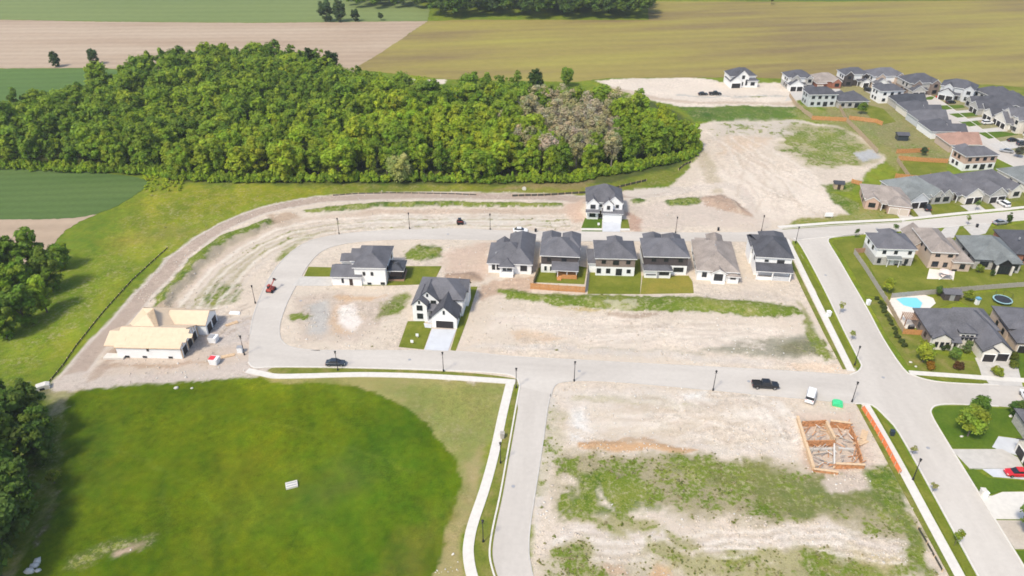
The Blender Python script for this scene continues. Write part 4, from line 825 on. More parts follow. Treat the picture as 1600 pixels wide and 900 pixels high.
# framed house under construction, roof decked in plywood
h = House('unfinished_house', (185.5, 558.5), -2, 'unfinished house with bare plywood roof and white wrapped wall', 'house_wrap', 'sheathing', trim='lumber')
h.wing(0, 0, 15.4, 9.4, 3.1, 'gx', .5, over=.3).wing(-2.9, .9, 4, 8.0, 2.9, 'gx', .42, z0=2.6, over=.3).wing(-.6, 3.6, 9.5, 16.4, 3.1, 'hipx', .74).wing(8, 9.8, 17.6, 16.4, 3.1, 'gx', .55, over=.3)
h.slab('porch_slab', -3.2, -.9, -.3, 1.6, 1.0, .5, 'concrete_white')
h.win('s', 0, 7.6, 2.4, .35, .55, 0).wins('s', 0, [2.2, 6.4, 12.6], .35, .8, .3, 0)
for u in (2.1, 5.0, 7.6): h.slab('opening_shade_panel', 15.2, u - 1.0, .02, 15.42, u + 1.0, 2.2, 'garage_dark')  # solid dark slabs: shade inside the open garage bays, put in as colour
for u in (11.6, 14.6): h.slab('opening_shade_panel', 17.4, u - 1.1, .02, 17.64, u + 1.1, 2.2, 'garage_dark')  # same dark slabs for the shaded bays of the back wing
for u in (.2, 3.5, 6.3, 9.2): h.slab('stud', 15.42, u - .1, 0, 15.6, u + .1, 2.6, 'lumber')
for k in range(7): h.slab('truss_web', 15.4, 1.3 + k * 1.15, 2.6, 15.5, 1.42 + k * 1.15, 3.0 + min(1 + k, 7 - k) * .5, 'lumber')
sh = cached('ply', lambda: MB().box(0, 0, 0, 2.4, 1.2, .025).mesh('sheathing_panel', 'sheathing'))
for r in range(4):                                # plywood sheets, laid in courses on the near slope
    for c in range(7):
        if rnd.random() < .12: continue
        o = put('sheathing_panel', sh, h.root, (-.2 + c * 2.42 - (r % 2) * 1.1 + .9, .15 + r * 1.06, 3.1 + .2 + (.15 + r * 1.06) * .5 - .005)); o.rotation_euler = (math.atan(.5), 0, 0)

# far white farmhouse-style house
h = House('gabled_house', (1140.5, 138), 4, 'white gabled house with black garage door standing alone on far bare ground', 'white_siding', 'roof_dark')
h.wing(0, 0, 5.5, 9, 3.2, 'gy', .8, over=.3).wing(.2, 2, 12.8, 11, 5.2, 'hipx', .7).wing(3.2, 1.0, 9.2, 8, 5.2, 'gy', .95, over=.3).wing(8.6, .6, 13.8, 9, 3.2, 'hip', .6)
h.garage('s', 0, 2.8, 4.3, 2.3).win('s', 1.0, 6.3, 5.0, 1.2, 1.5).win('s', 1.0, 6.0, 1.8, 1.0, 1.5, 0).win('s', 1.0, 8.2, 2.4, .9, 2.6, 0).win('s', .6, 11.2, 1.8, 1.8, 1.4, 2)

def estate_house(name, xy, rot, W, D, storeys, label, wall, roof, wall2=None, garage='l', gdoors=2, gmat='garage_dark', rear=False, seed=0, frame='trim_black', pitch=.62, gables=1):
    """xy: middle of the front (or rear) wall; the front faces local -y"""
    q = random.Random(seed); c, s_ = math.cos(R(rot)), math.sin(R(rot)); ox = -W / 2
    h = House(name, None, rot, label, wall, roof, frame=frame, xy=(xy[0] + c * ox, xy[1] + s_ * ox)); H1 = 3.0; HT_ = 3.1 if storeys == 1 else 5.6
    sp = (2.8, wall2) if wall2 and storeys == 2 else None
    if rear:
        h.wing(0, 0, W, D * .75, HT_, 'hipx' if W > D * .75 else 'hipy', pitch, split=sp).wing(W * .12, D * .4, W * .5, D, HT_, 'hipy', pitch * 1.35).wing(W * .55, D * .5, W * .97, D * 1.05, H1, 'hipy', pitch * 1.2)
        n = 3 if W < 12 else 4
        for k in range(n):
            u = W * (k + .6) / (n + .2)
            if storeys == 2: h.win('s', 0, u, 4.4, 1.2, 1.1)
            if k == n // 2: h.door('s', 0, u, .25, 1.9, 2.1, 'glass')
            else: h.win('s', 0, u, 1.6, 1.3, 1.2)
    else:
        gw = 3.1 * gdoors + .4; g0 = 0 if garage == 'l' else W - gw; e0 = gw if garage == 'l' else 0; e1 = W if garage == 'l' else W - gw
        h.wing(0, 2.2, W, D, HT_, 'hip', pitch, split=sp).wing(g0, -1.2, g0 + gw, 6, H1, 'gy' if gables else 'hip', pitch * 1.1, wall=wall2 or wall, over=.35)
        m = (e0 + e1) / 2; wz = min(4.2, (e1 - e0) * .6); k0 = e1 - wz - .15 if garage == 'l' else e0 + .15
        h.wing(k0, .8, k0 + wz, 6, HT_, 'gy', pitch * 1.3, over=.3)
        if storeys == 2:
            h.wing(g0 + gw * .2, .9, g0 + gw * .8, 6, HT_, 'gy', pitch * 1.3, over=.3); h.win('s', .9, g0 + gw / 2, 4.4, 1.2, 1.2); h.win('s', .8, k0 + wz / 2, 4.4, 1.4, 1.3)
        h.win('s', .8, k0 + wz / 2, 1.6, 1.9, 1.4, 2)
        for k in range(gdoors): h.garage('s', -1.2, g0 + .2 + 1.55 + 3.1 * k, 2.6, 2.2, gmat)
        dx = e0 + .9 if garage == 'l' else e1 - .9
        h.door('s', 2.2, dx, .2, 1.1, 2.2); h.shed(dx - 1.0, .6, dx + 1.0, 2.2, 2.5, 's', .4); h.post(dx - .8, .6, .1, 2.55)
    for sd, pl in (('w', 0), ('e', W)):
        for u in (D * .35, D * .58):
            h.win(sd, pl, u, 1.6, 1.0, 1.2)
            if storeys == 2: h.win(sd, pl, u, 4.3, 1.0, 1.1)
    h.vent(W * .62, D * .5, HT_ + 1.4)
    return h
def at_line(px): return G(*px)
EH = estate_house
# far row facing the camera
EH('two_storey_house', G(1250, 141.5), 2, 11.5, 11, 2, 'white and grey gabled house with two dark garage doors, left end of far row', 'grey_stone', 'roof_dark', 'white_siding', 'l', 2, seed=1)
EH('bungalow', G(1294, 139), 2, 13, 12, 1, 'red brick bungalow with tan roof in the far row', 'red_brick', 'roof_brown', None, 'l', 1, 'garage_tan', seed=2, gables=0)
EH('two_storey_house', G(1337, 136), 3, 12, 10, 2, 'white two-storey house with dark lower front next to the red brick bungalow', 'dark_siding', 'roof_dark', 'white_siding', 'r', 1, seed=3)
EH('two_storey_house', G(1388, 139), 4, 15, 12, 2, 'wide tan stone house with white dormers in the far row', 'tan_brick', 'roof_grey', 'white_siding', 'l', 2, 'garage_tan', seed=4)
EH('bungalow', G(1444, 150), 6, 14.5, 13, 2, 'large blue-grey roofed house behind a white car at the head of the far street', 'brown_stone', 'roof_dark', 'grey_stone', 'l', 2, seed=5)
EH('two_storey_house', G(1490, 158), -35, 14, 12, 2, 'house with pale blue-grey walls and dark roof at the bend of the far street', 'pale_grey_siding', 'roof_dark', None, 'l', 2, seed=6)
EH('two_storey_house', G(1283, 167), 2, 12.5, 11, 2, 'sage grey two-storey house seen from behind, left of the far wooden fences', 'sage_siding', 'roof_dark', None, rear=True, seed=7)
EH('bungalow', G(1332, 169), 2, 13.5, 12, 1, 'low grey hip-roofed house with pale stone back wall', 'grey_stone', 'roof_dark', None, rear=True, seed=8)
EH('two_storey_house', G(1390, 161), 6, 11, 10, 2, 'plain white two-storey house with slate roof seen from behind', 'white_siding', 'roof_dark', None, rear=True, seed=9)
# west side of the far street: backs towards the camera side, fronts to the street
for k, (px, lab, wl, rf, st) in enumerate([((1411, 167), 'dark-roofed house at the top of the tight row along the far street', 'grey_stone', 'roof_charcoal', 1), ((1426, 179), 'second house from the top of the tight row along the far street', 'cream_stucco', 'roof_dark', 1),
        ((1442, 193), 'third house from the top of the tight row along the far street', 'pale_grey_siding', 'roof_grey', 1), ((1461, 209), 'fourth house from the top of the tight row along the far street', 'white_siding', 'roof_dark', 1), ((1490, 230), 'brown-roofed bungalow between dark roofs along the far street', 'tan_brick', 'roof_redbrown', 1)]):
    x, y = G(*px); EH('bungalow', (x + 8, y), 90, 11.3 + k % 2, 13, st, lab, wl, rf, None, 'l' if k % 2 else 'r', 2, seed=20 + k)
EH('two_storey_house', G(1527, 266), 7, 12.5, 10, 2, 'white two-storey house with grey roof at the lower end of the far street', 'white_siding', 'roof_grey', 'pink_brick', rear=True, seed=30)
# east side of the far street
for k, (px, lab, wl, rf, gd) in enumerate([((1511, 172), 'dark-roofed stone house beside the upper grass strips of the far street', 'grey_stone', 'roof_dark', 2), ((1532, 184), 'white-gabled house with two dark garage doors on the far street', 'cream_stucco', 'roof_dark', 2),
        ((1562, 200), 'pale house with three dark garage doors behind a white parked car', 'cream_stucco', 'roof_grey', 3), ((1604, 220), 'pale house at the right edge above the far street', 'white_siding', 'roof_dark', 3)]):
    x, y = G(*px); EH('two_storey_house', (x + 1.5, y), -90, 14, 14, 1 if k < 2 else 2, lab, wl, rf, None, 'r' if k != 2 else 'l', gd, seed=40 + k)
for px, lab, sd in (((1560, 168), 'dark roof behind the stone house on the far street', 51), ((1600, 182), 'dark roof at the right edge in front of the green strip', 52), ((1536, 157), 'dark roof nearest the olive field on the far street', 53), ((1640, 200), 'dark roof cut by the right edge behind the pale far house', 54)):
    EH('bungalow', G(*px), -80, 14, 13, 1, lab, 'pale_grey_siding', 'roof_dark', None, rear=True, seed=sd)
# middle right row along the north street
EH('bungalow', G(1384, 331.5), -16, 13.5, 14, 1, 'peach brick bungalow with wide brown hip roof at the end of its row', 'pink_brick', 'roof_brown', 'pink_brick', 'r', 2, 'garage_tan', seed=60, gables=0, pitch=.5)
EH('two_storey_house', G(1446, 322), 11, 14, 15, 1, 'grey stone house with two black garage doors and a dark car in its drive', 'grey_stone', 'roof_slate', 'pale_grey_siding', 'l', 2, seed=61, pitch=.7)
EH('bungalow', G(1499, 317.5), 11, 14.5, 16, 1, 'stone house with pale garage gable behind the lawn of the north street', 'grey_stone', 'roof_grey', 'cream_stucco', 'r', 2, seed=62, pitch=.72)
EH('two_storey_house', G(1568, 313), 11, 14.5, 16, 1, 'stone house with white car parked in front of its garage doors', 'cream_stucco', 'roof_grey', 'grey_stone', 'l', 2, seed=63, pitch=.7)
EH('bungalow', G(1636, 303), 11, 14, 16, 1, 'pale house at the right edge of the north street', 'cream_stucco', 'roof_slate', None, 'l', 2, 'garage_white', seed=64, pitch=.65)
# lower row, seen from behind
h = House('two_storey_house', (1364, 414), -3.5, 'square two-storey house with white upper floor over grey stone, fenced corner lawn', 'grey_stone', 'roof_grey')
h.wing(0, 0, 10.6, 9.2, 5.4, 'hipx', .6, split=(2.7, 'white_siding')).wing(4, 5, 8.5, 11.5, 5.4, 'hipy', .8, split=(2.7, 'white_siding')); h.wins('s', 0, [2.1, 5.3, 9.2], 4.3, .8, .9, 0)
h.shed(3.2, -1.0, 6.8, 0, 2.5, 's', .4, 'roof_slate').door('s', 0, 5.0, .3, 1.0, 2.1, 'trim_white').wins('s', 0, [1.3, 8.9], 1.5, .8, 1.4, 0).wins('s', 0, [6.4, 8.6], .35, .8, .3, 0).post(3.4, -.9, 0, 2.5, .15).post(6.6, -.9, 0, 2.5, .15)
h.wins('w', 0, [3, 6.5], 4.2, .9, 1.1)
h = House('two_storey_house', (1448, 419), -6, 'tan brick two-storey house with brown roof behind a pale patio umbrella', 'tan_brick', 'roof_brown')
h.wing(0, 0, 6.6, 14.5, 5.3, 'hipy', .62).wing(6.2, -1.0, 10.9, 12, 3.0, 'hipy', .95).wing(-1.5, 8, 4, 18.5, 3.0, 'gy', .8)
h.wins('s', 0, [1.8, 5.2], 4.3, 1.1, .7).win('s', 0, 1.8, 1.5, 1.6, 1.5, 1).win('s', 0, 4.6, 1.4, 1.0, 1.3, 0).win('s', -1.0, 8.8, 1.6, 1.2, 1.3, 0).win('s', -1.0, 7.0, .35, 1.2, .4, 0).wins('w', 0, [4, 7], 4.2, .8, 1.0)
h = House('bungalow', (1519, 420), -7, 'grey-green roofed stone bungalow with black glazed rear gable', 'grey_stone', 'roof_slate', trim='trim_black')
h.wing(0, 0, 12, 14, 3.1, 'hipy', .7).wing(5.0, -2.4, 8.9, 5, 3.1, 'gy', .85, wall='trim_black').wing(8.7, -1.2, 11.8, 6, 3.0, 'hip', .6)
h.win('s', 0, 2.6, 1.7, 2.2, 1.6, 2).win('s', -2.4, 6.95, 1.6, 2.9, 2.3, 3).win('s', -1.2, 10.4, 1.8, 1.4, 1.6, 1).win('s', -1.2, 10.2, .35, .9, .4, 0).post(4.9, -2.7, 0, 2.9, .5, 'cream_stucco').post(9.0, -2.7, 0, 2.9, .5, 'cream_stucco').wins('w', 0, [4, 8], 1.7, 1, 1.3)
h = House('bungalow', (1597, 412), -8, 'red brick house with blue-grey roof cut by the right edge', 'red_brick', 'roof_dark', trim='trim_black')
h.wing(-2.5, 0, 12, 15, 3.0, 'hip', .62).win('s', 0, .5, 1.6, 1.4, 1.3); h.vent(1.0, 3.5, 4.9).vent(-.5, 5, 5.6)

# big house by the pool
h = House('bungalow', (1459, 546), -6, 'large grey-roofed cream house with two dark garage doors beside the pool', 'cream_stucco', 'roof_grey', trim='trim_black')
h.wing(-1.0, 1.2, 14.8, 12.5, 3.3, 'hipx', .82, wall='brown_stone').wing(-.9, 0, 3.4, 7, 3.2, 'gy', .62, over=.3).wing(5.2, 1.0, 8.8, 7, 4.6, 'hip', .6, over=.3)
h.wing(9.0, -3.2, 15.6, 8, 3.1, 'gy', .75, over=.35).wing(8.9, -3.8, 12.3, 4, 3.0, 'gy', .7, over=.3).wing(9, 5, 15.9, 14, 3.3, 'hipy', .8)
h.garage('s', -3.8, 10.6, 2.5, 2.1).garage('s', -3.2, 13.9, 2.5, 2.1).wins('s', 0, [.1, 1.4, 2.6], 1.5, .6, 1.3, 0).wins('s', 1.0, [6.0, 7.0, 8.0], 3.3, .5, 1.2, 0).door('s', 1.2, 4.5, .2, 1.2, 2.3)
h.shed(3.4, -.4, 5.2, 1.2, 2.6, 's', .45).post(3.6, -.3, 0, 2.6, .35, 'cream_stucco').post(5.0, -.3, 0, 2.6, .35, 'cream_stucco').wins('w', -1.0, [4, 8], 1.6, .9, 1.1)
h = House('two_storey_house', (1577, 545), -8, 'tan brick house with dark grey roof right of the two-garage house', 'tan_brick', 'roof_grey', trim='trim_black')
h.wing(0, 3, 15, 12.5, 3.9, 'hipx', .6).wing(.3, -1.5, 8, 8, 3.0, 'hipy', .7).garage('s', -1.5, 2.2, 2.5, 2.1).garage('s', -1.5, 5.2, 2.5, 2.1).wins('w', 0, [5, 8.5], 1.7, .9, 1.2)
# corner of the garage at the right edge, below the crossing
h = House('two_storey_house', (1584, 704), -96, 'pale house with black garage doors at the right edge above the red car', 'cream_stucco', 'roof_grey', trim='trim_black')
h.wing(0, 0, 6.8, 8, 3.1, 'gy', .8).wing(-9, 3.5, 6.6, 16, 3.2, 'hipx', .7, wall='grey_stone').garage('s', 0, 1.9, 2.6, 2.2).garage('s', 0, 5.0, 2.6, 2.2).win('s', 3.5, -3, 1.6, 1.6, 1.4)

# ------------------------------------------------------------------ trees
def ico():
    bm = bmesh.new(); bmesh.ops.create_icosphere(bm, subdivisions=1, radius=1); v = np.array([x.co[:] for x in bm.verts]); f = np.array([[w.index for w in p.verts] for p in bm.faces]); bm.free(); return v, f
ICV, ICF = ico()
def crown_arrays(seed, rx, rz, zc, nl, nq, leaf, lr=(.28, .42), low=-.75, density=1.0, droop=0, core=True, tvar=.22):
    """leaf clumps: lobes spread through an ellipsoid, each covered in leaf faces; returns quads"""
    q = np.random.default_rng(seed); V, F, T = [], [], []; n = 0
    for i in range(nl):
        d = q.normal(size=3); d /= np.linalg.norm(d); d[2] = max(d[2], low) if d[2] < low else d[2]
        s = q.uniform(.45, .78) if i > nl * .12 else q.uniform(0, .3)
        c = np.array([d[0] * rx * s, d[1] * rx * s, zc + d[2] * rz * s]); r = q.uniform(*lr) * rx
        tl = q.uniform(1 - tvar, 1 + tvar) * np.array([1 + q.uniform(-.12, .16), 1, 1 + q.uniform(-.2, .2)])
        if core:
            for cv, cf, sc_ in ((ICV, ICF, r * .74),):
                vv = cv * sc_ * (1 + q.uniform(-.2, .2, (len(cv), 1))) * np.array([1, 1, .85]) + c
                V.append(vv); F.append(np.c_[cf, cf[:, 2]] + n); T.append(np.repeat(tl[None], len(vv), 0)); n += len(vv)
        m = int(nq * density); dd = q.normal(size=(m, 3)); dd /= np.linalg.norm(dd, axis=1)[:, None]; dd[:, 2] = np.where(dd[:, 2] < -.5, -dd[:, 2], dd[:, 2])
        p = c + dd * r * q.uniform(.72, 1.12, (m, 1)) * np.array([1, 1, .9]); p[:, 2] -= droop * q.uniform(0, 1, m) * r
        nn = dd * .8 + np.array([0, 0, .45]) + q.normal(size=(m, 3)) * .35; nn /= np.linalg.norm(nn, axis=1)[:, None]
        a = np.cross(nn, q.normal(size=(m, 3))); a /= np.linalg.norm(a, axis=1)[:, None]; b = np.cross(nn, a)
        sz = leaf * q.uniform(.6, 1.3, (m, 1)); a *= sz; b *= sz * q.uniform(.5, .9, (m, 1))
        vv = np.stack([p - a, p - b, p + a * .9, p + b], 1).reshape(-1, 3)
        V.append(vv); F.append(np.arange(n, n + 4 * m).reshape(-1, 4)); n += 4 * m
        T.append(np.repeat(tl[None] * q.uniform(.8, 1.2, (m, 1)), 4, 0))
    return np.concatenate(V), np.concatenate(F), np.clip(np.concatenate(T), 0, 2)
def clean_quads(F): return F
def crown_mesh(name, arr):
    V, F, T = arr
    tri = F[:, 2] == F[:, 3]
    me = bpy.data.meshes.new(name)
    nt, nq = int(tri.sum()), int((~tri).sum()); loops = np.concatenate([F[tri][:, :3].ravel(), F[~tri].ravel()])
    starts = np.concatenate([np.arange(nt) * 3, nt * 3 + np.arange(nq) * 4])
    me.vertices.add(len(V)); me.vertices.foreach_set('co', V.astype(np.float32).ravel())
    me.loops.add(len(loops)); me.loops.foreach_set('vertex_index', loops.astype(np.int32))
    me.polygons.add(nt + nq); me.polygons.foreach_set('loop_start', starts.astype(np.int32)); me.update(calc_edges=True)
    a = me.color_attributes.new('tint', 'FLOAT_COLOR', 'POINT'); a.data.foreach_set('color', np.c_[T, np.ones(len(V))].astype(np.float32).ravel())
    me.materials.append(M['leaf']); return me
def trunk_mesh(h, r, seed, mat='wood_bark', limbs=4, spread=2.2, twigs=0):
    q = random.Random(seed); mb = MB()
    mb.tube([(0, 0, -.4), (q.uniform(-.1, .1), q.uniform(-.1, .1), h * .5), (q.uniform(-.3, .3), q.uniform(-.3, .3), h)], [r, r * .75, r * .35], 7)
    for k in range(limbs):
        a = k * 6.283 / limbs + q.uniform(-.4, .4); z = h * q.uniform(.45, .8); l = spread * q.uniform(.7, 1.2)
        e = (math.cos(a) * l, math.sin(a) * l, z + l * q.uniform(.7, 1.2)); m = (e[0] * .45, e[1] * .45, z + (e[2] - z) * .4)
        mb.tube([(0, 0, z), m, e], [r * .5, r * .34, r * .12], 5)
        for t in range(twigs):
            b = a + q.uniform(-1, 1); u = q.uniform(.3, 1); s = (e[0] * u, e[1] * u, z + (e[2] - z) * u); L = spread * q.uniform(.4, .8)
            mb.tube([s, (s[0] + math.cos(b) * L, s[1] + math.sin(b) * L, s[2] + L * q.uniform(.6, 1.5))], [r * .16, r * .06], 3)
    return mb.mesh('trunk', mat)
PROTO = {}
def proto(kind, k):
    key = (kind, k)
    if key in PROTO: return PROTO[key]
    if kind == 'wood': c = crown_mesh('crown', crown_arrays(100 + k, (3.2, 4.4, 3.7, 4.8, 2.9)[k], (5.8, 5.0, 5.4, 4.8, 6.2)[k], (7.6, 7.4, 7.8, 6.8, 7.8)[k], 54, 42, .38, (.2, .35), tvar=.22)); t = trunk_mesh(7, .28, k)
    elif kind == 'edge': c = crown_mesh('crown', crown_arrays(200 + k, (3.4, 4.2, 3.0, 4.4, 3.7)[k], 7.0, 5.9, 62, 42, .38, (.2, .34), low=-1, tvar=.22)); t = trunk_mesh(6, .26, k)
    elif kind == 'bare': c = crown_mesh('crown', crown_arrays(300 + k, 3.3, 5.6, 7.2, 52, 46, .30, (.2, .36), core=False, tvar=.15)); t = trunk_mesh(10, .24, k, 'pale_bark', 9, 2.6, 4)
    elif kind == 'willow': c = crown_mesh('crown', crown_arrays(400 + k, 4.6, 6.3, 7.2, 42, 95, .34, (.28, .42), low=-1, droop=1.6)); t = trunk_mesh(7, .4, k)
    elif kind == 'round': c = crown_mesh('crown', crown_arrays(500 + k, 2.3, 2.6, 3.5, 26, 60, .27, (.3, .44))); t = trunk_mesh(3, .13, k, limbs=4, spread=1.1)
    elif kind == 'cone': c = crown_mesh('crown', crown_arrays(550 + k, 1.5, 3.1, 3.3, 24, 60, .22, (.3, .46), low=-1)); t = trunk_mesh(4, .1, k, limbs=3, spread=.7)
    elif kind == 'sapling': c = crown_mesh('crown', crown_arrays(600 + k, 1.0, 1.3, 2.9, 12, 30, .17, (.3, .5), core=False)); t = trunk_mesh(2.8, .05, k, limbs=3, spread=.5)
    elif kind == 'shrub': c = crown_mesh('crown', crown_arrays(700 + k, .95, .75, .6, 14, 50, .15, (.34, .5), low=-.3)); t = trunk_mesh(.5, .05, k, limbs=3, spread=.4)
    PROTO[key] = (t, c); return PROTO[key]
def tree(kind, k, xy, s, col, label, cat='tree', name=None, group=None, sz=None):
    t, c = proto(kind, k); x, y = xy
    r = empty(name or 'tree', (x, y, gz(x, y)), rnd.uniform(0, 6.28), label, cat, group); r.scale = (s, s, sz or s)
    put('trunk', t, r); o = put('crown', c, r); o.color = (*col, 1); return r
def in_poly(x, y, p):
    c = False
    for i in range(len(p)):
        ax, ay = p[i]; bx, by = p[i - 1]
        if (ay > y) != (by > y) and x < (bx - ax) * (y - ay) / (by - ay) + ax: c = not c
    return c
def scatter(poly, step, seed):
    q = random.Random(seed); xs = [p[0] for p in poly]; yy = [p[1] for p in poly]; out = []; y = min(yy); r = 0
    while y < max(yy):
        x = min(xs) + (r % 2) * step / 2
        while x < max(xs):
            px, py = x + q.uniform(-.38, .38) * step, y + q.uniform(-.38, .38) * step
            if in_poly(px, py, poly): out.append((px, py))
            x += step
        y += step * .87; r += 1
    return out
def edge_dist(x, y, poly):
    d = 1e9
    for i in range(len(poly)):
        ax, ay = poly[i - 1]; bx, by = poly[i]; ex, ey = bx - ax, by - ay; t = max(0, min(1, ((x - ax) * ex + (y - ay) * ey) / (ex * ex + ey * ey)))
        d = min(d, math.hypot(x - ax - t * ex, y - ay - t * ey))
    return d
def pixel(x, y, z=0):
    z -= CH; a = y * SN + z * CS; b = y * CS - z * SN; return 800 + FPX * x / b, 450 - FPX * a / b
def mixc(a, b, t): return tuple(a[i] * (1 - t) + b[i] * t for i in range(3))
LEAF_D, LEAF_M, LEAF_L, LEAF_Y, LEAF_G = (.125, .205, .022), (.2, .31, .025), (.32, .44, .025), (.42, .47, .03), (.52, .46, .31)
forest = GL([(-60, 263), (0, 262), (120, 268), (230, 271), (290, 280), (400, 284), (600, 283), (860, 284), (930, 276), (1000, 262), (1070, 247), (1088, 234), (1080, 222), (1050, 210), (1000, 194), (950, 180), (900, 171), (800, 163), (700, 163), (620, 158), (565, 148), (540, 132), (480, 112), (400, 104), (320, 107), (240, 124), (180, 144), (120, 170), (60, 188), (0, 202), (-60, 215)])
pts = sorted(scatter(forest, 5.9, 11), key=lambda p: p[1])
vis = [p for p in pts if -20 < pixel(*p, 8)[0] < 1620]
def wood_style(x, y, q):
    px, py = pixel(x, y, 9); n = float(fbm(np.array([x]), np.array([y]), .035, 77, 3)[0]); ed = edge_dist(x, y, forest)
    t = q.random()
    bare = max(0, 1 - ((px - 900) / 120) ** 2 - ((py - 190) / 58) ** 2)
    if q.random() < bare * 1.1: return 'bare', mixc(LEAF_G, (.33, .36, .1), t * .7)
    west = max(0, min(1, (430 - px) / 250)); north = max(0, min(1, (150 - py) / 50)) if px < 560 else 0
    lime = max(0, min(1, .55 + (n - .5) * 2.4)) * (1 - .85 * max(west, north))
    c = mixc(mixc(LEAF_D, LEAF_M, min(1, .25 + t)), mixc(LEAF_L, LEAF_Y, t * t), max(0, min(1, lime + q.uniform(-.38, .38))))
    return ('edge' if ed < 9 else 'wood'), c
q = random.Random(5)
LABEL = {'wood': 'leafy green tree in the crowded canopy of the central woodland', 'edge': 'leafy tree along the open edge of the central woodland', 'bare': 'thin greyish half-bare tree in the brown patch of the central woodland'}
GROUP = {'wood': 'canopy trees of the woodland', 'edge': 'edge trees of the woodland', 'bare': 'half-bare trees of the woodland'}
stuffV, stuffF, stuffT, soff = [], [], [], 0
LOW = [crown_arrays(800 + k, (3.3, 4.5, 3.8, 4.8, 3.0)[k], (5.8, 5.0, 5.4, 4.8, 6.2)[k], 7.4, 36, 27, .48, (.22, .37), tvar=.22) for k in range(5)]
SPARSE = [crown_arrays(850 + k, 3.2, 5.4, 7.4, 24, 30, .34, (.28, .44), core=False) for k in range(3)]
def add_stuff(x, y, s, sz, rz, col, arrs, lists):
    V, F, T = arrs; c, n = math.cos(rz), math.sin(rz)
    W = np.stack([(V[:, 0] * c - V[:, 1] * n) * s + x, (V[:, 0] * n + V[:, 1] * c) * s + y, V[:, 2] * sz], 1)
    o = lists[3]; lists[0].append(W); lists[1].append(F + o); lists[2].append(T * np.array(col)); lists[3] = o + len(V)
wood = [[], [], [], 0]
near = set(map(id, sorted(vis, key=lambda p: math.hypot(p[0], p[1] - 0))[:285]))
for p in pts:
    kind, col = wood_style(*p, q); s = q.choice((.65, .8, .95, 1.0, 1.1, 1.3)) * q.uniform(.92, 1.1); sz = (s * .5 + .5) * q.uniform(.85, 1.22)
    if id(p) in near:
        part = ('western', 'middle', 'eastern')[0 if p[0] < -75 else 1 if p[0] < 0 else 2]; tone = 'half-bare' if kind == 'bare' else 'bright lime' if col[0] > .29 else 'mid green' if col[0] > .2 else 'dark green'
        lab = f'thin greyish half-bare tree in the brown patch of the {part} woodland' if kind == 'bare' else f'{tone} leafy tree at the open edge of the {part} woodland' if kind == 'edge' else f'{tone} leafy tree inside the canopy of the {part} woodland'
        tree(kind, q.randrange(5 if kind != 'bare' else 4), p, s, col, lab, 'tree', {'wood': 'woodland_tree', 'edge': 'woodland_tree', 'bare': 'half_bare_tree'}[kind], f'{tone} {"edge" if kind == "edge" else "canopy"} trees of the {part} woodland', sz)
    else: add_stuff(*p, s, sz, q.uniform(0, 6.28), col, q.choice(SPARSE if kind == 'bare' else LOW), wood)
def stuff_obj(name, lists, label):
    o = link(bpy.data.objects.new(name, crown_mesh(name, (np.concatenate(lists[0]), np.concatenate(lists[1]), np.concatenate(lists[2])))))
    return tag(o, label, 'woodland', kind='stuff')
stuff_obj('woodland', wood, 'mass of treetops at the back of the central woodland')
brush = [[], [], [], 0]
BP = [crown_arrays(930 + k, 1.5, 1.5, 1.2, 9, 40, .34, (.34, .5), low=-.5) for k in range(5)]
front = smooth(GL([(-40, 264), (0, 263), (120, 269), (230, 272), (290, 281), (400, 285), (600, 284), (860, 285.5), (930, 278), (1000, 264), (1070, 249), (1089, 233)]), 30)
for k, (x, y) in enumerate(front):
    for j in range(2): add_stuff(x + q.uniform(-1, 1), y + q.uniform(-.6, 2.6), q.uniform(.7, 1.3), q.uniform(.7, 1.8), q.uniform(0, 6), mixc(LEAF_M, LEAF_L, q.random() ** 1.5), q.choice(BP), brush)
for k in range(60):
    x, y = G(q.uniform(225, 285), q.uniform(274, 300)); 
    add_stuff(x, y, q.uniform(.3, .6), q.uniform(.25, .5), 0, mixc(LEAF_Y, LEAF_L, q.random()), q.choice(BP), brush)
o = stuff_obj('undergrowth', brush, 'leafy undergrowth along the foot of the woodland'); o['category'] = 'undergrowth'
# far wood at the top edge
far_l = [[], [], [], 0]
for x, y in scatter(GL([(672, 31), (1012, 31), (1014, 12), (1000, -25), (680, -25)]), 9, 3): add_stuff(x, y, 1.45, q.uniform(1.25, 1.6), q.uniform(0, 6), mixc(LEAF_D, (.09, .14, .04), q.random()), q.choice(LOW), far_l)
for x, y in scatter(GL([(540, 13), (600, 15), (672, 14), (672, -5), (540, -5)]), 9, 4): add_stuff(x, y, 1.25, q.uniform(.9, 1.2), q.uniform(0, 6), mixc(LEAF_D, LEAF_M, q.random() * .7), q.choice(LOW), far_l)
for x, y in scatter(GL([(1040, -8), (1300, -2), (1600, -3), (1800, -8), (1800, -16), (1040, -16)]), 12, 6): add_stuff(x, y, 1.2, q.uniform(.8, 1.1), q.uniform(0, 6), mixc(LEAF_D, LEAF_M, q.random() * .5), q.choice(LOW), far_l)
stuff_obj('far_wood', far_l, 'dark far woods along the top edge of the fields')
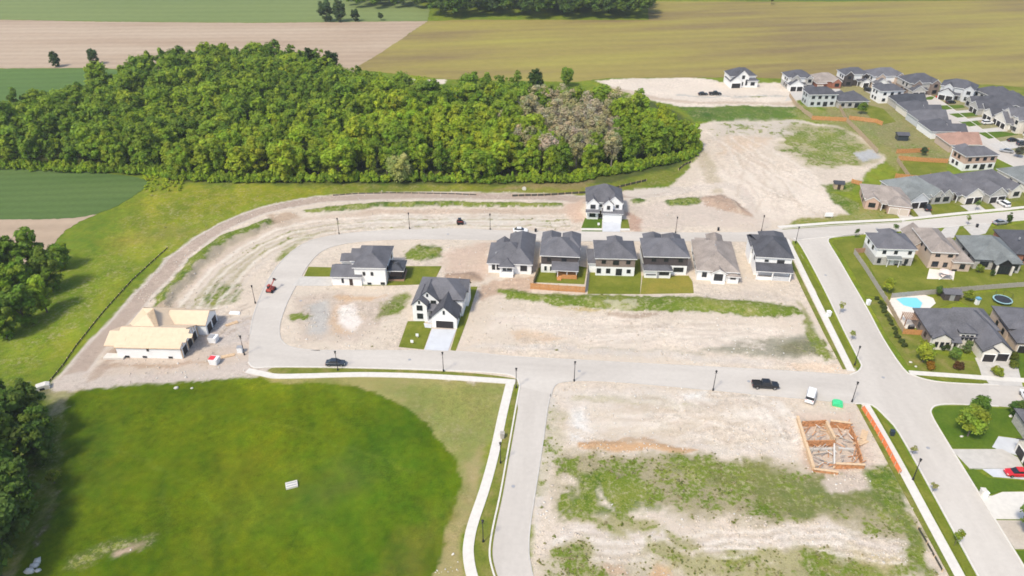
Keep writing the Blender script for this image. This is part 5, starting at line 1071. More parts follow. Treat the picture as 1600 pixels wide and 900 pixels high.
# lone trees
def T(kind, k, px, s, col, label, **kw): return tree(kind, k, G(*px), s, col, label, **kw)
DK = (.075, .125, .035)
T('edge', 1, (88, 105), .72, DK, 'small round dark tree at the border of tan and green fields'); T('edge', 3, (148, 101), .76, DK, 'taller round dark tree standing alone right of the small one in the tan field')
T('edge', 3, (511, 34), 1.25, DK, 'left of two dark trees touching on the far field boundary'); T('edge', 1, (531, 34), 1.2, DK, 'right of two dark trees touching on the far field boundary'); T('edge', 3, (556, 33.5), .72, (.05, .085, .02), 'small tree right of the dark pair on the far field boundary')
T('round', 1, (595, 32), .9, (.06, .1, .02), 'tiny bush alone on the far field boundary', cat='bush', name='bush'); T('wood', 0, (1205, 7), .6, DK, 'tiny dark tree on the far edge of the olive field')
T('edge', 3, (885, 135), .85, LEAF_M, 'round green tree rising above the back edge of the woodland', name='tree'); T('edge', 1, (836, 148), 1.05, (.06, .11, .014), 'big darker green tree left of the round one at the woodland back'); T('edge', 2, (742, 136), .7, LEAF_M, 'slim green tree sticking up at the middle of the woodland back')
T('willow', 0, (626, 284.5), .95, (.36, .4, .12), 'pale grey-green weeping willow at the woodland front', name='willow_tree')
T('wood', 2, (520, 128), 1.25, (.04, .075, .012), 'big dark tree at the right end of the northern woodland arm'); T('wood', 4, (488, 122), 1.2, (.045, .08, .012), 'second dark tree beside the right end of the northern arm')
# left-hand copses (single trees)
for k, (px, s, c, lab) in enumerate([((-15, 440), 1.0, LEAF_D, 'dark tree cut by the left edge in the middle copse'), ((15, 425), .95, LEAF_D, 'dark tree at the back left of the middle copse'), ((48, 418), 1.1, (.06, .105, .012), 'tallest tree at the back of the middle copse'), ((88, 412), .65, LEAF_M, 'small tree at the right back of the middle copse'),
        ((72, 445), .95, (.07, .11, .016), 'dark tree at the right side of the middle copse'), ((30, 462), 1.05, LEAF_M, 'mid green tree in the centre of the middle copse'), ((-8, 480), 1.0, LEAF_L, 'bright lime tree at the left of the middle copse'), ((62, 480), .85, LEAF_L, 'lime green tree at the right front of the middle copse'),
        ((30, 500), .9, (.07, .115, .014), 'green tree at the front of the middle copse'), ((0, 520), .9, LEAF_D, 'dark tree at the lowest corner of the middle copse')]):
    T('edge', k % 5, (px[0] + 12, px[1] + 8), s * 1.15, mixc(tuple(v * 1.7 for v in c) if max(c) < .13 else c, LEAF_M, .45), lab, name='copse_tree')
for k, (px, s, c, lab) in enumerate([((-40, 690), 1.2, LEAF_D, 'dark tree at the upper left edge of the lower copse'), ((20, 690), 1.0, (.04, .07, .015), 'very dark tree at the top of the lower copse'), ((10, 740), 1.15, (.07, .11, .014), 'green tree in the middle of the lower copse'), ((58, 725), .85, (.04, .07, .015), 'dark tree at the right shoulder of the lower copse'),
        ((-30, 800), 1.2, (.08, .105, .03), 'olive tree at the left edge of the lower copse'), ((35, 790), .9, (.05, .08, .02), 'dark tree right of the olive tree in the lower copse'), ((0, 860), 1.0, (.075, .095, .03), 'dull olive tree near the bottom left corner'), ((-40, 930), 1.2, (.06, .09, .02), 'tree cut by the bottom left corner'), ((60, 690), .8, LEAF_D, 'dark tree at the upper right shoulder of the lower copse'), ((25, 820), .85, (.06, .1, .02), 'low green tree above the dull olive tree'), ((-5, 905), .95, (.07, .1, .03), 'low olive tree at the bottom left edge'), ((-5, 780), 1.1, LEAF_D, 'dark tree in the heart of the lower copse'), ((45, 655), .75, (.06, .1, .02), 'small dark tree at the topmost tip of the lower copse'), ((-15, 650), 1.0, LEAF_D, 'dark tree at the top left edge of the lower copse')]):
    T('edge', (k + 2) % 5, (px[0] + 10, px[1]), s * 1.15, mixc(tuple(v * 1.7 for v in c) if max(c) < .13 else c, LEAF_D, .6), lab, name='copse_tree')
T('round', 0, (86, 755), .55, (.2, .24, .02), 'small yellow-green tree at the edge of the lower copse')
# garden and street trees on the right
for px, kd, s, c, lab in [((1512, 682), 'round', 1.35, (.16, .21, .02), 'large lime tree on the corner lawn below the crossing'), ((1526, 652), 'round', .95, (.075, .13, .016), 'darker green tree behind the large lime tree on the corner lawn'), ((1532, 668), 'cone', .75, (.24, .25, .2), 'silvery blue spruce beside the large lime tree on the corner lawn'),
        ((1585, 652), 'round', .8, (.07, .12, .02), 'green tree at the right edge of the corner lawn'), ((1608, 835), 'round', 1.3, (.12, .18, .02), 'leafy tree cut by the right edge near the bottom drive'), ((1441, 566), 'round', 1.0, (.2, .24, .02), 'large lime shrub tree at the left front of the two-garage house'),
        ((1488, 562), 'round', .6, (.11, .17, .03), 'round green shrub before the door of the two-garage house'), ((1507, 552), 'cone', .75, (.12, .17, .05), 'slim pale green tree in front of the round window bay'), ((1386, 457), 'round', .75, (.2, .225, .02), 'lime tree in the fenced lawn corner by the pool fence'),
        ((1336, 372), 'sapling', 1.0, (.06, .1, .02), 'small dark street tree on the lawn corner of the north street'), ((1397, 366), 'sapling', 1.1, (.07, .12, .02), 'small tree behind the white and stone house'), ((1511, 352), 'sapling', 1.0, (.16, .2, .05), 'pale sapling by the north street kerb'),
        ((1575, 349), 'cone', .62, (.06, .1, .02), 'dark green street tree beside the grey car'), ((1524, 329), 'sapling', 1.1, (.1, .15, .03), 'sapling in front of the pale garage gable'), ((1528, 426), 'round', .5, (.13, .17, .02), 'lime bush behind the grey-green roofed bungalow'),
        ((1549, 432), 'cone', .4, (.06, .1, .02), 'small dark conifer behind the glazed gable'), ((1465, 462), 'round', .5, (.07, .12, .02), 'green bush beside the pool shed'), ((1512, 470), 'round', .55, (.16, .2, .02), 'lime bush beside the play slide'), ((1442, 243), 'round', .6, (.05, .08, .03), 'dark tree between the far gardens'), ((1590, 246), 'round', .8, (.08, .08, .05), 'dark reddish tree on the far street island'),
        ((1312, 490), 'sapling', 1.0, (.2, .22, .05), 'pale sapling on the verge beside the bench-like box'), ((1330, 532), 'sapling', .9, (.18, .21, .04), 'sapling on the verge above the crossing'), ((1424, 712), 'sapling', .8, (.2, .2, .07), 'thin sapling on the lower verge near the lamp'), ((1456, 770), 'sapling', .8, (.2, .2, .07), 'thin sapling halfway down the lower verge'), ((1491, 853), 'sapling', 1.15, (.15, .19, .02), 'leaning lime sapling near the bottom of the verge'),
        ((1345, 178), 'round', .9, (.09, .15, .015), 'bright green bush in the far fenced garden'), ((1556, 586), 'shrub', 1.6, (.18, .21, .02), 'lime shrub at the edge of the wide driveway')]:
    T(kd, rnd.randrange(3), px, s * (1.0 if kd != 'sapling' else .85), tuple(v * (1.6 if kd != 'cone' else 1.3) for v in c), lab, cat='tree' if kd != 'shrub' else 'shrub', name={'round': 'garden_tree', 'cone': 'conifer', 'sapling': 'sapling', 'shrub': 'shrub'}[kd])
for k in range(12):                              # planted shrubs along the pool fence
    u = k / 11; T('shrub', k % 3, (1370 + 42 * u + rnd.uniform(-2, 2), 468 + 74 * u), rnd.uniform(.7, 1.1), mixc((.07, .1, .02), (.12, .15, .04), rnd.random()), 'low dark shrub in the planted line outside the pool fence', cat='shrub', name='shrub', group='shrubs along the pool fence')
for k, (px, c, lab) in enumerate([((1475, 545), (.05, .08, .02), 'dark clipped shrub under the front windows of the two-garage house'), ((1497, 575), (.12, .06, .02), 'reddish shrub in the front bed of the two-garage house'), ((1452, 576), (.3, .17, .02), 'orange-brown shrub at the corner bed'), ((1580, 560), (.12, .15, .02), 'green hedge shrub right of the garage doors'), ((1582, 572), (.14, .17, .02), 'lower green hedge shrub right of the wide driveway')]):
    T('shrub', k % 3, px, 1.5, c, lab, cat='shrub', name='shrub')

# ------------------------------------------------------------------ vehicles
def loft(mb, secs, mi=0):
    """secs: list of rings (same length), closed with end caps"""
    n = len(secs[0]); vs = [p for r in secs for p in r]
    fs = [(i * n + k, i * n + (k + 1) % n, (i + 1) * n + (k + 1) % n, (i + 1) * n + k) for i in range(len(secs) - 1) for k in range(n)]
    return mb.add(vs, fs + [tuple(range(n))[::-1], tuple(range((len(secs) - 1) * n, len(secs) * n))], mi)
def ring(x, w, z0, z1, t=.88):
    return [(x, -w * .96, z0), (x, -w, z0 + (z1 - z0) * .35), (x, -w * .98, z1 - .06), (x, -w * t, z1), (x, w * t, z1), (x, w * .98, z1 - .06), (x, w, z0 + (z1 - z0) * .35), (x, w * .96, z0)]
CARS = {   # body stations (x, half width, bottom, top), cabin stations, wheels x, wheel radius
    'sedan': ([(-2.3, .72, .42, .82), (-2.2, .84, .3, .92), (-1.4, .9, .26, .98), (0, .91, .25, .96), (1.1, .9, .26, .92), (2.0, .84, .3, .82), (2.32, .68, .42, .66)], [(-1.85, .62, .95, .97), (-1.0, .66, .95, 1.42), (.25, .66, .95, 1.44), (1.15, .64, .92, .95)], (-1.4, 1.4), .33),
    'suv': ([(-2.35, .8, .5, 1.05), (-2.25, .9, .38, 1.12), (-1.2, .95, .35, 1.12), (.6, .95, .35, 1.1), (1.5, .92, .36, 1.06), (2.2, .86, .4, .98), (2.4, .7, .5, .85)], [(-2.2, .72, 1.1, 1.14), (-1.95, .74, 1.1, 1.72), (.2, .74, 1.1, 1.74), (1.2, .7, 1.06, 1.1)], (-1.45, 1.45), .37),
    'pickup': ([(-2.95, .88, .55, 1.1), (-2.85, .96, .5, 1.16), (-1.0, .98, .48, 1.16), (.8, .98, .48, 1.16), (1.7, .96, .48, 1.14), (2.7, .9, .5, 1.06), (2.95, .76, .55, .92)], [(-1.0, .74, 1.14, 1.18), (-.75, .76, 1.14, 1.82), (.75, .76, 1.14, 1.84), (1.5, .74, 1.14, 1.18)], (-1.9, 1.9), .42),
    'van': ([(-2.6, .88, .5, 1.3), (-2.55, .95, .4, 1.36), (-1.0, .98, .38, 1.36), (1.2, .98, .38, 1.3), (1.9, .94, .4, 1.15), (2.5, .86, .45, 1.0), (2.65, .7, .55, .85)], [(-2.56, .8, 1.34, 1.38), (-2.5, .82, 1.34, 2.1), (1.0, .82, 1.3, 2.12), (1.95, .74, 1.12, 1.16)], (-1.6, 1.7), .36)}
def car(kind, px, rot, paint_, label, cat='car', name=None, group=None, xy=None, z=.045):
    body, cab, wx, wr = CARS[kind]; x, y = xy or G(*px)
    r = empty(name or {'sedan': 'parked_car', 'suv': 'parked_car', 'pickup': 'pickup_truck', 'van': 'van'}[kind], (x, y, z), R(rot), label, cat, group)
    def bm_(): mb = MB(); loft(mb, [ring(*s) for s in body]); return mb.mesh('body', paint_)
    def cm_(): mb = MB(); loft(mb, [[(s[0], -s[1] * 1.12, s[2]), (s[0] , -s[1], s[3]), (s[0], s[1], s[3]), (s[0], s[1] * 1.12, s[2])] for s in cab]); return mb.mesh('windows', 'glass')
    b = put('body', cached(('carb', kind, paint_), bm_), r); c = put('window', cached(('carc', kind), cm_), r)
    rx0, rx1, rz = cab[1][0], cab[2][0], cab[2][3]; rw = cab[1][1]
    back = cab[0][0] + .05 if kind == 'van' else rx0
    put('roof', cached(('carr', kind, paint_), lambda: MB().box(rx0 - .05, -rw * .97, rz - .03, rx1 + .05, rw * .97, rz + .045).mesh('roof', paint_)), r)
    if kind == 'van':
        for s in (-1, 1): put('side_panel', cached(('vanp', paint_, s), lambda: MB().box(-2.4, s * .93 - .03, 1.36, .3, s * .93 + .03, 2.0).mesh('side_panel', paint_)), r)
    if kind == 'pickup':
        put('truck_bed', cached('bed', lambda: MB().box(-2.8, -.78, 1.165, -1.1, .78, 1.185).mesh('truck_bed', 'rubber')), r)
        for s in (-1, 1): put('bed_rail', cached(('rail', paint_, s), lambda: MB().box(-2.85, s * .87 - .07, 1.1, -1.05, s * .87 + .07, 1.3).mesh('bed_rail', paint_)), r)
        put('tailgate', cached(('tg', paint_), lambda: MB().box(-2.93, -.8, 1.05, -2.83, .8, 1.3).mesh('tailgate', paint_)), r)
    def wm_(): mb = MB(); mb.tube([(0, -.11, 0), (0, .11, 0)], [wr, wr], 14); return mb.mesh('wheel', 'rubber')
    def rm_(): mb = MB(); mb.tube([(0, -.12, 0), (0, .12, 0)], [wr * .6, wr * .6], 10); return mb.mesh('rim', 'alloy')
    for wxx in wx:
        for s in (-1, 1):
            w = put('wheel', cached(('wh', wr), wm_), r, (wxx, s * (body[2][1] - .08), wr)); put('rim', cached(('ri', wr), rm_), w)
    for s in (-1, 1):
        put('headlight', cached('hl', lambda: MB().box(-.06, -.16, -.07, .06, .16, .07).mesh('headlight', 'lamp_glass')), r, (body[-2][0] + .2, s * .6, body[-2][3] - .15))
        put('tail_light', cached('tl', lambda: MB().box(-.05, -.14, -.08, .05, .14, .08).mesh('tail_light', 'red_plastic')), r, (body[0][0] + .04, s * .66, body[0][3] - .12))
    return r
car('sedan', (525, 570), 0, 'navy_paint', 'dark blue-grey sedan parked on the estate road above the green field')
car('pickup', (1195, 605), -4, 'black_paint', 'black pickup truck parked on the estate road near the foundation', 'pickup truck')
car('van', (1266, 622), 62, 'white_paint', 'white van parked on bare earth beside the green tarp', 'van')
car('sedan', (1588, 742), 178, 'red_paint', 'bright red car in the driveway at the right edge', z=.085)
car('sedan', (813, 362.5), -2, 'white_paint', 'white car on the loop road behind the leftmost row house')
car('suv', (1447, 327), 80, 'black_paint', 'black car in the drive of the grey stone house with black doors', z=.085)
car('suv', (1567, 321), 100, 'white_paint', 'white car in a drive on the north street', z=.085)
car('sedan', (1562, 350), 12, 'silver_paint', 'grey car parked at the north street kerb', z=.06)
for px, rt, pn, kd, lab in [((1445, 146.5), 15, 'white_paint', 'suv', 'white car in front of the large blue-grey roofed far house'), ((1428, 149), 60, 'black_paint', 'suv', 'black car at the head of the far street'), ((1485, 161.5), 5, 'black_paint', 'sedan', 'dark car in the topmost drive of the far street'), ((1470, 153.5), 5, 'red_paint', 'sedan', 'dark red car in the far drive by the brick front'),
        ((1542, 194), 5, 'white_paint', 'suv', 'white car in the drive before three garage doors'), ((1582, 221), 5, 'black_paint', 'sedan', 'dark car in the drive at the right edge of the far street'), ((1572, 238), 150, 'silver_paint', 'sedan', 'silver car on the bend of the far street'), ((1597, 227), 5, 'navy_paint', 'suv', 'second dark car in the drive at the right edge'),
        ((1098, 148.5), 2, 'black_paint', 'sedan', 'smaller dark car on the far bare ground'), ((1117, 148.5), 2, 'black_paint', 'pickup', 'longer dark truck on the far bare ground'), ((1357, 143), -50, 'black_paint', 'suv', 'dark car in the drive between far houses'), ((1604, 624), 80, 'white_paint', 'suv', 'white vehicle cut by the right edge at the crossing street')]:
    car(kd, px, rt, pn, lab, z=.08)
# red loader on the loop road
def loader(px, rot, label):
    x, y = G(*px); r = empty('telehandler', (x, y, .05), R(rot), label, 'loader'); r.scale = (.78, .78, .78)
    mb = MB(); loft(mb, [ring(-1.7, .8, .7, 1.2), ring(-1.5, .95, .55, 1.5), ring(.9, .95, .55, 1.3), ring(1.7, .85, .6, 1.1)]); mb.obj('chassis', 'machine_red', r)
    MB().box(-.9, .1, 1.3, .4, .85, 2.4).obj('cab', 'glass', r); MB().box(-.95, .05, 2.4, .45, .9, 2.5).obj('cab_roof', 'machine_red', r)
    MB().tube([(-1.5, -.45, 1.6), (1.0, -.45, 2.9), (2.4, -.45, 3.7)], [.2, .18, .14], 6).obj('boom', 'machine_red', r)
    f = MB().box(2.2, -1.0, 3.1, 2.35, .1, 4.0).obj('fork_carriage', 'steel_dark', r)
    for s in (-.9, -.05): MB().box(2.35, s - .05, 3.1, 3.4, s + .05, 3.18).obj('fork', 'steel_dark', f)
    wh = cached('lwh', lambda: MB().tube([(0, -.2, 0), (0, .2, 0)], [.55, .55], 12).mesh('wheel', 'rubber'))
    for a in (-1.1, 1.1):
        for s in (-.95, .95): put('wheel', wh, r, (a, s, .55))
loader((424, 455), 75, 'red telescopic loader parked on the bend of the loop road')
# small skid machine on the upper lots
x, y = G(719, 350); r = empty('skid_loader', (x, y, gz(x, y)), R(10), 'small dark machine standing on the bare upper lots', 'machine')
mb = MB(); loft(mb, [ring(-1.1, .6, .35, .9), ring(-.9, .75, .3, 1.2), ring(.7, .75, .3, 1.1), ring(1.1, .7, .35, .8)]); mb.obj('body', 'steel_dark', r)
MB().box(-.6, -.5, 1.15, .4, .5, 2.0).obj('cab', 'glass', r); MB().box(1.1, -.85, .1, 1.6, .85, .6).obj('bucket', 'trim_grey', r)
for s in (-.75, .75):
    MB().tube([(-.9, s, 1.2), (.6, s, 1.1), (1.2, s, .5)], [.1, .1, .08], 5).obj('arm', 'machine_red', r)
    for a in (-.6, .6): MB().tube([(a, s - .12, .4), (a, s + .12, .4)], [.4, .4], 10).obj('wheel', 'rubber', r)

# ------------------------------------------------------------------ street lamps
def lamp_meshes():
    p = MB(); p.tube([(0, 0, -.3), (0, 0, 1.0), (0, 0, 5.0)], [.11, .09, .06], 8)
    b = MB(); b.tube([(0, 0, -.1), (0, 0, .5), (0, 0, .7)], [.2, .18, .1], 8)
    hd = MB(); hd.tube([(0, 0, 4.95), (0, 0, 5.05), (0, 0, 5.5), (0, 0, 5.62)], [.1, .17, .26, .1], 8)
    a = MB(); a.tube([(-.35, 0, 4.75), (0, 0, 4.85), (.35, 0, 4.75)], [.03, .03, .03], 5)
    return p.mesh('pole', 'steel_dark'), b.mesh('base', 'steel_dark'), hd.mesh('lantern', 'steel_dark'), a.mesh('cross_bar', 'steel_dark')
LM = lamp_meshes()
def lamp(px, label, s=1.0):
    x, y = G(*px); r = empty('street_lamp', (x, y, max(gz(x, y), 0) + .02), 0, label, 'street lamp', 'black street lamps along the roads'); r.scale = (s, s, s)
    for n, m in zip(('pole', 'base', 'lantern', 'cross_bar'), LM): put(n, m, r)
for px, lab in [((693, 580.5), 'black street lamp opposite the white gabled house driveway'), ((528, 579), 'black street lamp directly in front of the blue-grey sedan'), ((897, 595.5), 'black street lamp right of the side road mouth'), ((806.5, 606), 'black street lamp at the left corner of the side road mouth'),
        ((1114, 610), 'black street lamp left of the black pickup truck'), ((1331, 628), 'black street lamp at the crossing by the orange fence end'), ((1426, 750), 'black street lamp on the lower right verge'), ((782, 724), 'upper black street lamp on the verge between path and side road'),
        ((755, 847), 'lowest black street lamp on the verge beside the side road'), ((382, 554.5), 'black street lamp beside the white utility box of the building site'), ((530, 366), 'black street lamp at the left end of the upper loop road'), ((640, 357.5), 'black street lamp left of the small dark machine'),
        ((766, 359), 'black street lamp left of the white car on the loop road'), ((1055.5, 364), 'black street lamp right of the twin-garage house lot'), ((1189.5, 361.5), 'black street lamp behind the corner house with columned porch'), ((1335, 571), 'black street lamp on the verge just above the crossing'),
        ((1243, 380), 'black street lamp at the top end of the right-hand verge'), ((399, 474), 'black street lamp left of the red loader')]:
    lamp(px, lab)

# ------------------------------------------------------------------ fences
def fence(px, label, mat, hgt=1.8, seg=2.4, name='wooden_fence', post='same', boards=12, gap=.012, group=None, cat='fence', rail=True, lean=0):
    pts = GL(px); x0, y0 = pts[0]; root = empty(name, (x0, y0, 0), 0, label, cat, group); pm = mat if post == 'same' else post
    for (ax, ay), (bx, by) in zip(pts, pts[1:]):
        L = math.dist((ax, ay), (bx, by)); n = max(1, round(L / seg)); l = L / n; ang = math.atan2(by - ay, bx - ax)
        def panel():
            mb = MB(); w = l / boards
            for k in range(boards): mb.box(k * w + gap, -.015, .06, (k + 1) * w - gap, .015, hgt - (.03 if k % 2 else 0))
            if rail: mb.box(0, .016, .35, l, .06, .47); mb.box(0, .016, hgt - .4, l, .06, hgt - .28)
            return mb.mesh('panel', mat)
        me = cached(('fp', mat, hgt, round(l, 2), boards, gap, rail), panel); po = cached(('post', pm, hgt), lambda: MB().box(-.07, -.07, -.3, .07, .07, hgt + .1).mesh('post', pm))
        for k in range(n):
            x, y = ax + (bx - ax) * k / n, ay + (by - ay) * k / n
            put('panel', me, root, (x - x0, y - y0, gz(x, y)), ang).rotation_euler = (lean, 0, ang); put('post', po, root, (x - x0, y - y0, gz(x, y)), ang)
        put('post', po, root, (bx - x0, by - y0, gz(bx, by)), ang)
    return root
fence([(829, 451.5), (872, 455), (913.5, 457.5)], 'orange cedar fence across the back lawn of the house with a deck', 'cedar', 1.9)
fence([(833, 446), (841, 424), (842, 412)], 'weathered fence along the left side of the cedar-fenced lawn', 'fence_tan', 1.8)
fence([(914.5, 456), (918, 430), (920, 412)], 'grey fence along the right side of the cedar-fenced lawn', 'fence_grey', 1.8)
fence([(1334, 397), (1350, 420), (1383, 472)], 'grey picket fence running down from the white and stone house', 'fence_grey', 1.7)
fence([(1334, 396), (1356, 394.5)], 'short brown gate fence beside the white and stone house', 'deck_brown', 1.7)
fence([(1384, 473), (1402, 506), (1411, 521)], 'tan board fence on the street side of the pool', 'fence_tan', 1.7)
fence([(1410, 522), (1439, 524)], 'short cedar fence in front of the pool deck', 'cedar', 1.6)
fence([(1392, 466), (1440, 461.5), (1500, 456), (1560, 451), (1640, 445)], 'dark grey fence between the pool garden and the upper lawns', 'fence_grey', 1.6)
fence([(1496, 459), (1503, 466)], 'short grey fence piece beside the pool shed', 'fence_grey', 1.5)
fence([(1233, 151), (1246, 170), (1268, 185)], 'brown fence beside the far bare ground', 'fence_tan', 1.9, group=None)
fence([(1268, 187), (1322, 190)], 'brown fence behind the sage grey house', 'cedar', 1.8)
fence([(1306, 160), (1322, 190), (1345, 213), (1370, 240)], 'long tan fence running down beside the far weedy ground', 'fence_tan', 1.9)
fence([(1326, 187), (1368, 192), (1378, 196)], 'cedar fence behind the low grey hip-roofed house', 'cedar', 1.8)
fence([(1403, 250), (1440, 253), (1480, 255)], 'cedar fence at the top of the lower far garden', 'cedar', 1.8)
fence([(1401, 252), (1412, 268), (1424, 285)], 'tan fence on the left of the lower far garden', 'fence_tan', 1.8)
fence([(1398, 278), (1450, 283), (1452, 278)], 'cedar fence behind the grey stone house', 'cedar', 1.8)
fence([(1330, 286), (1345, 290)], 'short cedar fence by the dark shed', 'cedar', 1.6)
fence([(1400, 240), (1450, 238)], 'cedar fence behind the brown-roofed bungalow', 'cedar', 1.8)
fence([(1346, 639), (1360, 661), (1378, 692), (1404, 741)], 'sagging orange safety fence beside the house foundation', 'safety_orange', 1.1, 2.0, 'safety_fence', 'lumber', 20, .004, rail=False, lean=-.35)
# black silt fences
fence([(72, 604), (98, 572), (120, 540), (160, 490), (205, 440), (262, 388)], 'black silt fence along the left meadow edge of the gravel track', 'silt_black', .4, 2.4, 'silt_fence', 'lumber', 1, 0, rail=False)
fence([(520, 306), (560, 303), (620, 302), (700, 303), (745, 305)], 'black silt fence between woodland meadow and gravel track', 'silt_black', .4, 2.4, 'silt_fence', 'lumber', 1, 0, rail=False)
fence([(800, 307), (850, 306), (915, 302), (960, 295), (1010, 283)], 'black silt fence behind the twin-garage house', 'silt_black', .8, 2.4, 'silt_fence', 'lumber', 1, 0, rail=False)
fence([(1060, 266), (1070, 258), (1080, 254)], 'short black silt fence at the woodland corner', 'silt_black', .8, 2.4, 'silt_fence', 'lumber', 1, 0, rail=False)
fence([(1434, 826), (1448, 850), (1472, 893)], 'low black silt fence at the bottom right weeds', 'silt_black', .6, 2.4, 'silt_fence', 'lumber', 1, 0, rail=False)

# ------------------------------------------------------------------ house foundation with formwork
fx, fy = G(1300, 700); FR = empty('house_foundation', (fx, fy, 0), 0, 'house foundation with concrete walls and orange plywood formwork', 'foundation')
def fwall(a, b, h0, h1, w, mat, name, cap=None, piece=1.22):
    (ax, ay), (bx, by) = G(*a), G(*b); L = math.dist((ax, ay), (bx, by)); ang = math.atan2(by - ay, bx - ax); n = max(1, round(L / piece)); l = L / n
    me = cached(('fw', mat, h0, h1, w, round(l, 2), name), lambda: MB().box(.02, -w / 2, h0, l - .02, w / 2, h1).mesh(name, mat))
    for k in range(n): put(name, me, FR, (ax + (bx - ax) * k / n - fx, ay + (by - ay) * k / n - fy, rnd.uniform(-.03, .03)), ang)
    if cap: put('plank', cached(('cap', cap, round(L, 2), h1), lambda: MB().box(0, -.28, h1 + .04, L, .28, h1 + .1).mesh('plank', cap)), FR, (ax - fx, ay - fy, 0), ang)
fwall((1245, 655), (1270, 735), -.8, .9, .3, 'lumber', 'form_panel', 'lumber'); fwall((1270, 736), (1309, 741), -.8, .6, .3, 'form_orange', 'form_panel', 'lumber')
fwall((1252, 664), (1290, 662), -.8, 1.0, .18, 'form_orange', 'form_panel'); fwall((1258, 695), (1303, 694), -.8, 1.1, .2, 'form_orange', 'form_panel')
fwall((1290, 664), (1303, 690), -.8, 1.0, .3, 'lumber', 'form_brace', 'lumber', 2.4); fwall((1296, 664), (1328, 668), -.8, 1.2, .18, 'form_orange', 'form_panel', 'lumber')
fwall((1328, 672), (1336, 690), -.8, 1.1, .2, 'form_orange', 'form_panel'); fwall((1337, 692), (1346, 722), -.8, .9, .2, 'form_orange', 'form_panel')
fwall((1304, 730), (1350, 732), -.8, 1.0, .22, 'form_orange', 'form_panel', 'lumber'); fwall((1303, 695), (1303, 728), -.8, .5, .3, 'concrete_white', 'footing', None, 3)
fwall((1258, 702), (1300, 701), -.8, .1, .5, 'concrete', 'footing', None, 3); fwall((1310, 700), (1334, 702), -.8, .1, .5, 'concrete', 'footing', None, 3)
for k in range(90):                                # loose timbers and braces in the excavation
    u, v = rnd.random(), rnd.random(); x, y = G(1252 + 80 * u + 14 * v, 660 + 72 * v); L = rnd.uniform(1.2, 3.2)
    o = put('timber', cached(('timb', k % 14), lambda: MB().box(-L / 2, -.07, 0, L / 2, .07, .1).mesh('timber', rnd.choice(['lumber', 'lumber', 'form_orange', 'fence_grey', 'concrete_white']))), FR, (x - fx, y - fy, rnd.uniform(-.3, .5)), rnd.uniform(0, 3.1)); o.rotation_euler.y = rnd.uniform(-.3, .3)

# ------------------------------------------------------------------ site and garden things
def thing(name, px, rot, label, cat, z=None, group=None):
    x, y = G(*px); return empty(name, (x, y, max(0, gz(x, y)) if z is None else z), R(rot), label, cat, group)
r = thing('tarp_bundle', (1308, 633), -18, 'bright green tarp-covered pallet beside the white van', 'tarp'); MB().prism([(-1.1, 0), (1.1, 0), (1.0, .75), (.4, 1.0), (-.6, .95), (-1.0, .7)], 'y', -.8, .8).obj('tarp', 'green_tarp', r); MB().box(-1.15, -.85, -.05, 1.15, .85, .1).obj('pallet', 'lumber', r)
def bin_(px, label, lidmat):
    r = thing('site_bin', px, -8, label, 'site bin'); MB().prism([(-.9, 0), (.9, 0), (1.05, 1.5), (-1.05, 1.5)], 'y', -.9, .9).obj('body', 'white_paint', r)
    MB().box(-1.0, -.85, 1.5, .3, .6, 1.62).obj('cover', lidmat, r)
    for s in (-.7, .7): MB().box(s - .08, -.97, .1, s + .08, -.9, 1.45).obj('rib', 'trim_white', r)
bin_((336, 567), 'white site bin with red cover beside the building site track', 'red_plastic'); bin_((334.5, 533), 'white site bin with dark opening in front of the unfinished house', 'trim_grey')
def lumber(px, rot, label, n, mat='lumber', L=3.0):
    r = thing('lumber_stack', px, rot, label, 'lumber')
    me = cached(('lum', mat, L), lambda: MB().box(-L / 2, -.13, 0, L / 2, .13, .1).mesh('plank', mat))
    for k in range(n): put('plank', me, r, (rnd.uniform(-.2, .2), -.45 + (k % 4) * .3, (k // 4) * .11), rnd.uniform(-.05, .05))
lumber((357, 556), 20, 'small scattered lumber stack left of the white utility box', 6); lumber((367, 490), -5, 'pale lumber stack on the bare corner above the site', 12, 'house_wrap', 2.6); lumber((362, 506), 35, 'loose planks on the bare corner above the site', 7); lumber((1350, 680), 60, 'loose planks between the foundation and the orange fence', 9); lumber((1345, 692), 25, 'lower loose planks beside the foundation', 8)
r = thing('utility_box', (376, 550), 0, 'white utility box at the foot of the site lamp post', 'utility box'); MB().box(-.6, -.5, -.1, .6, .5, 1.5).obj('cabinet', 'white_paint', r); MB().box(-.65, -.55, 1.5, .65, .55, 1.58).obj('lid', 'trim_grey', r)
r = thing('concrete_culvert', (67, 607), 25, 'pale concrete culvert block at the track corner', 'culvert'); MB().prism([(-1.5, -.2), (1.5, -.2), (1.5, .9), (.8, 1.2), (-1.2, 1.0)], 'y', -.8, .8).obj('block', 'concrete_white', r); MB().box(-.5, -.83, 0, .5, -.8, .6).obj('opening', 'steel_dark', r)  # dark plate on the solid face paints the shade of the culvert mouth
r = thing('drain_cover', (456, 759), 20, 'small white concrete drain structure in the green field', 'drain'); MB().box(-1.1, -.75, -.1, 1.1, .75, .45).obj('slab', 'concrete_white', r)
for s in (-.35, .3): MB().box(-.95, s - .1, .45, .95, s + .1, .5).obj('grate_slot', 'trim_grey', r)
r = thing('outfall', (819, 297), 0, 'round white outfall cap in front of the woodland', 'outfall'); MB().tube([(0, -.2, .5), (0, .1, .5)], [.75, .75], 14).obj('pipe', 'concrete_white', r); MB().tube([(0, -.23, .5), (0, -.19, .5)], [.3, .3], 10).obj('opening', 'cream_stucco', r)
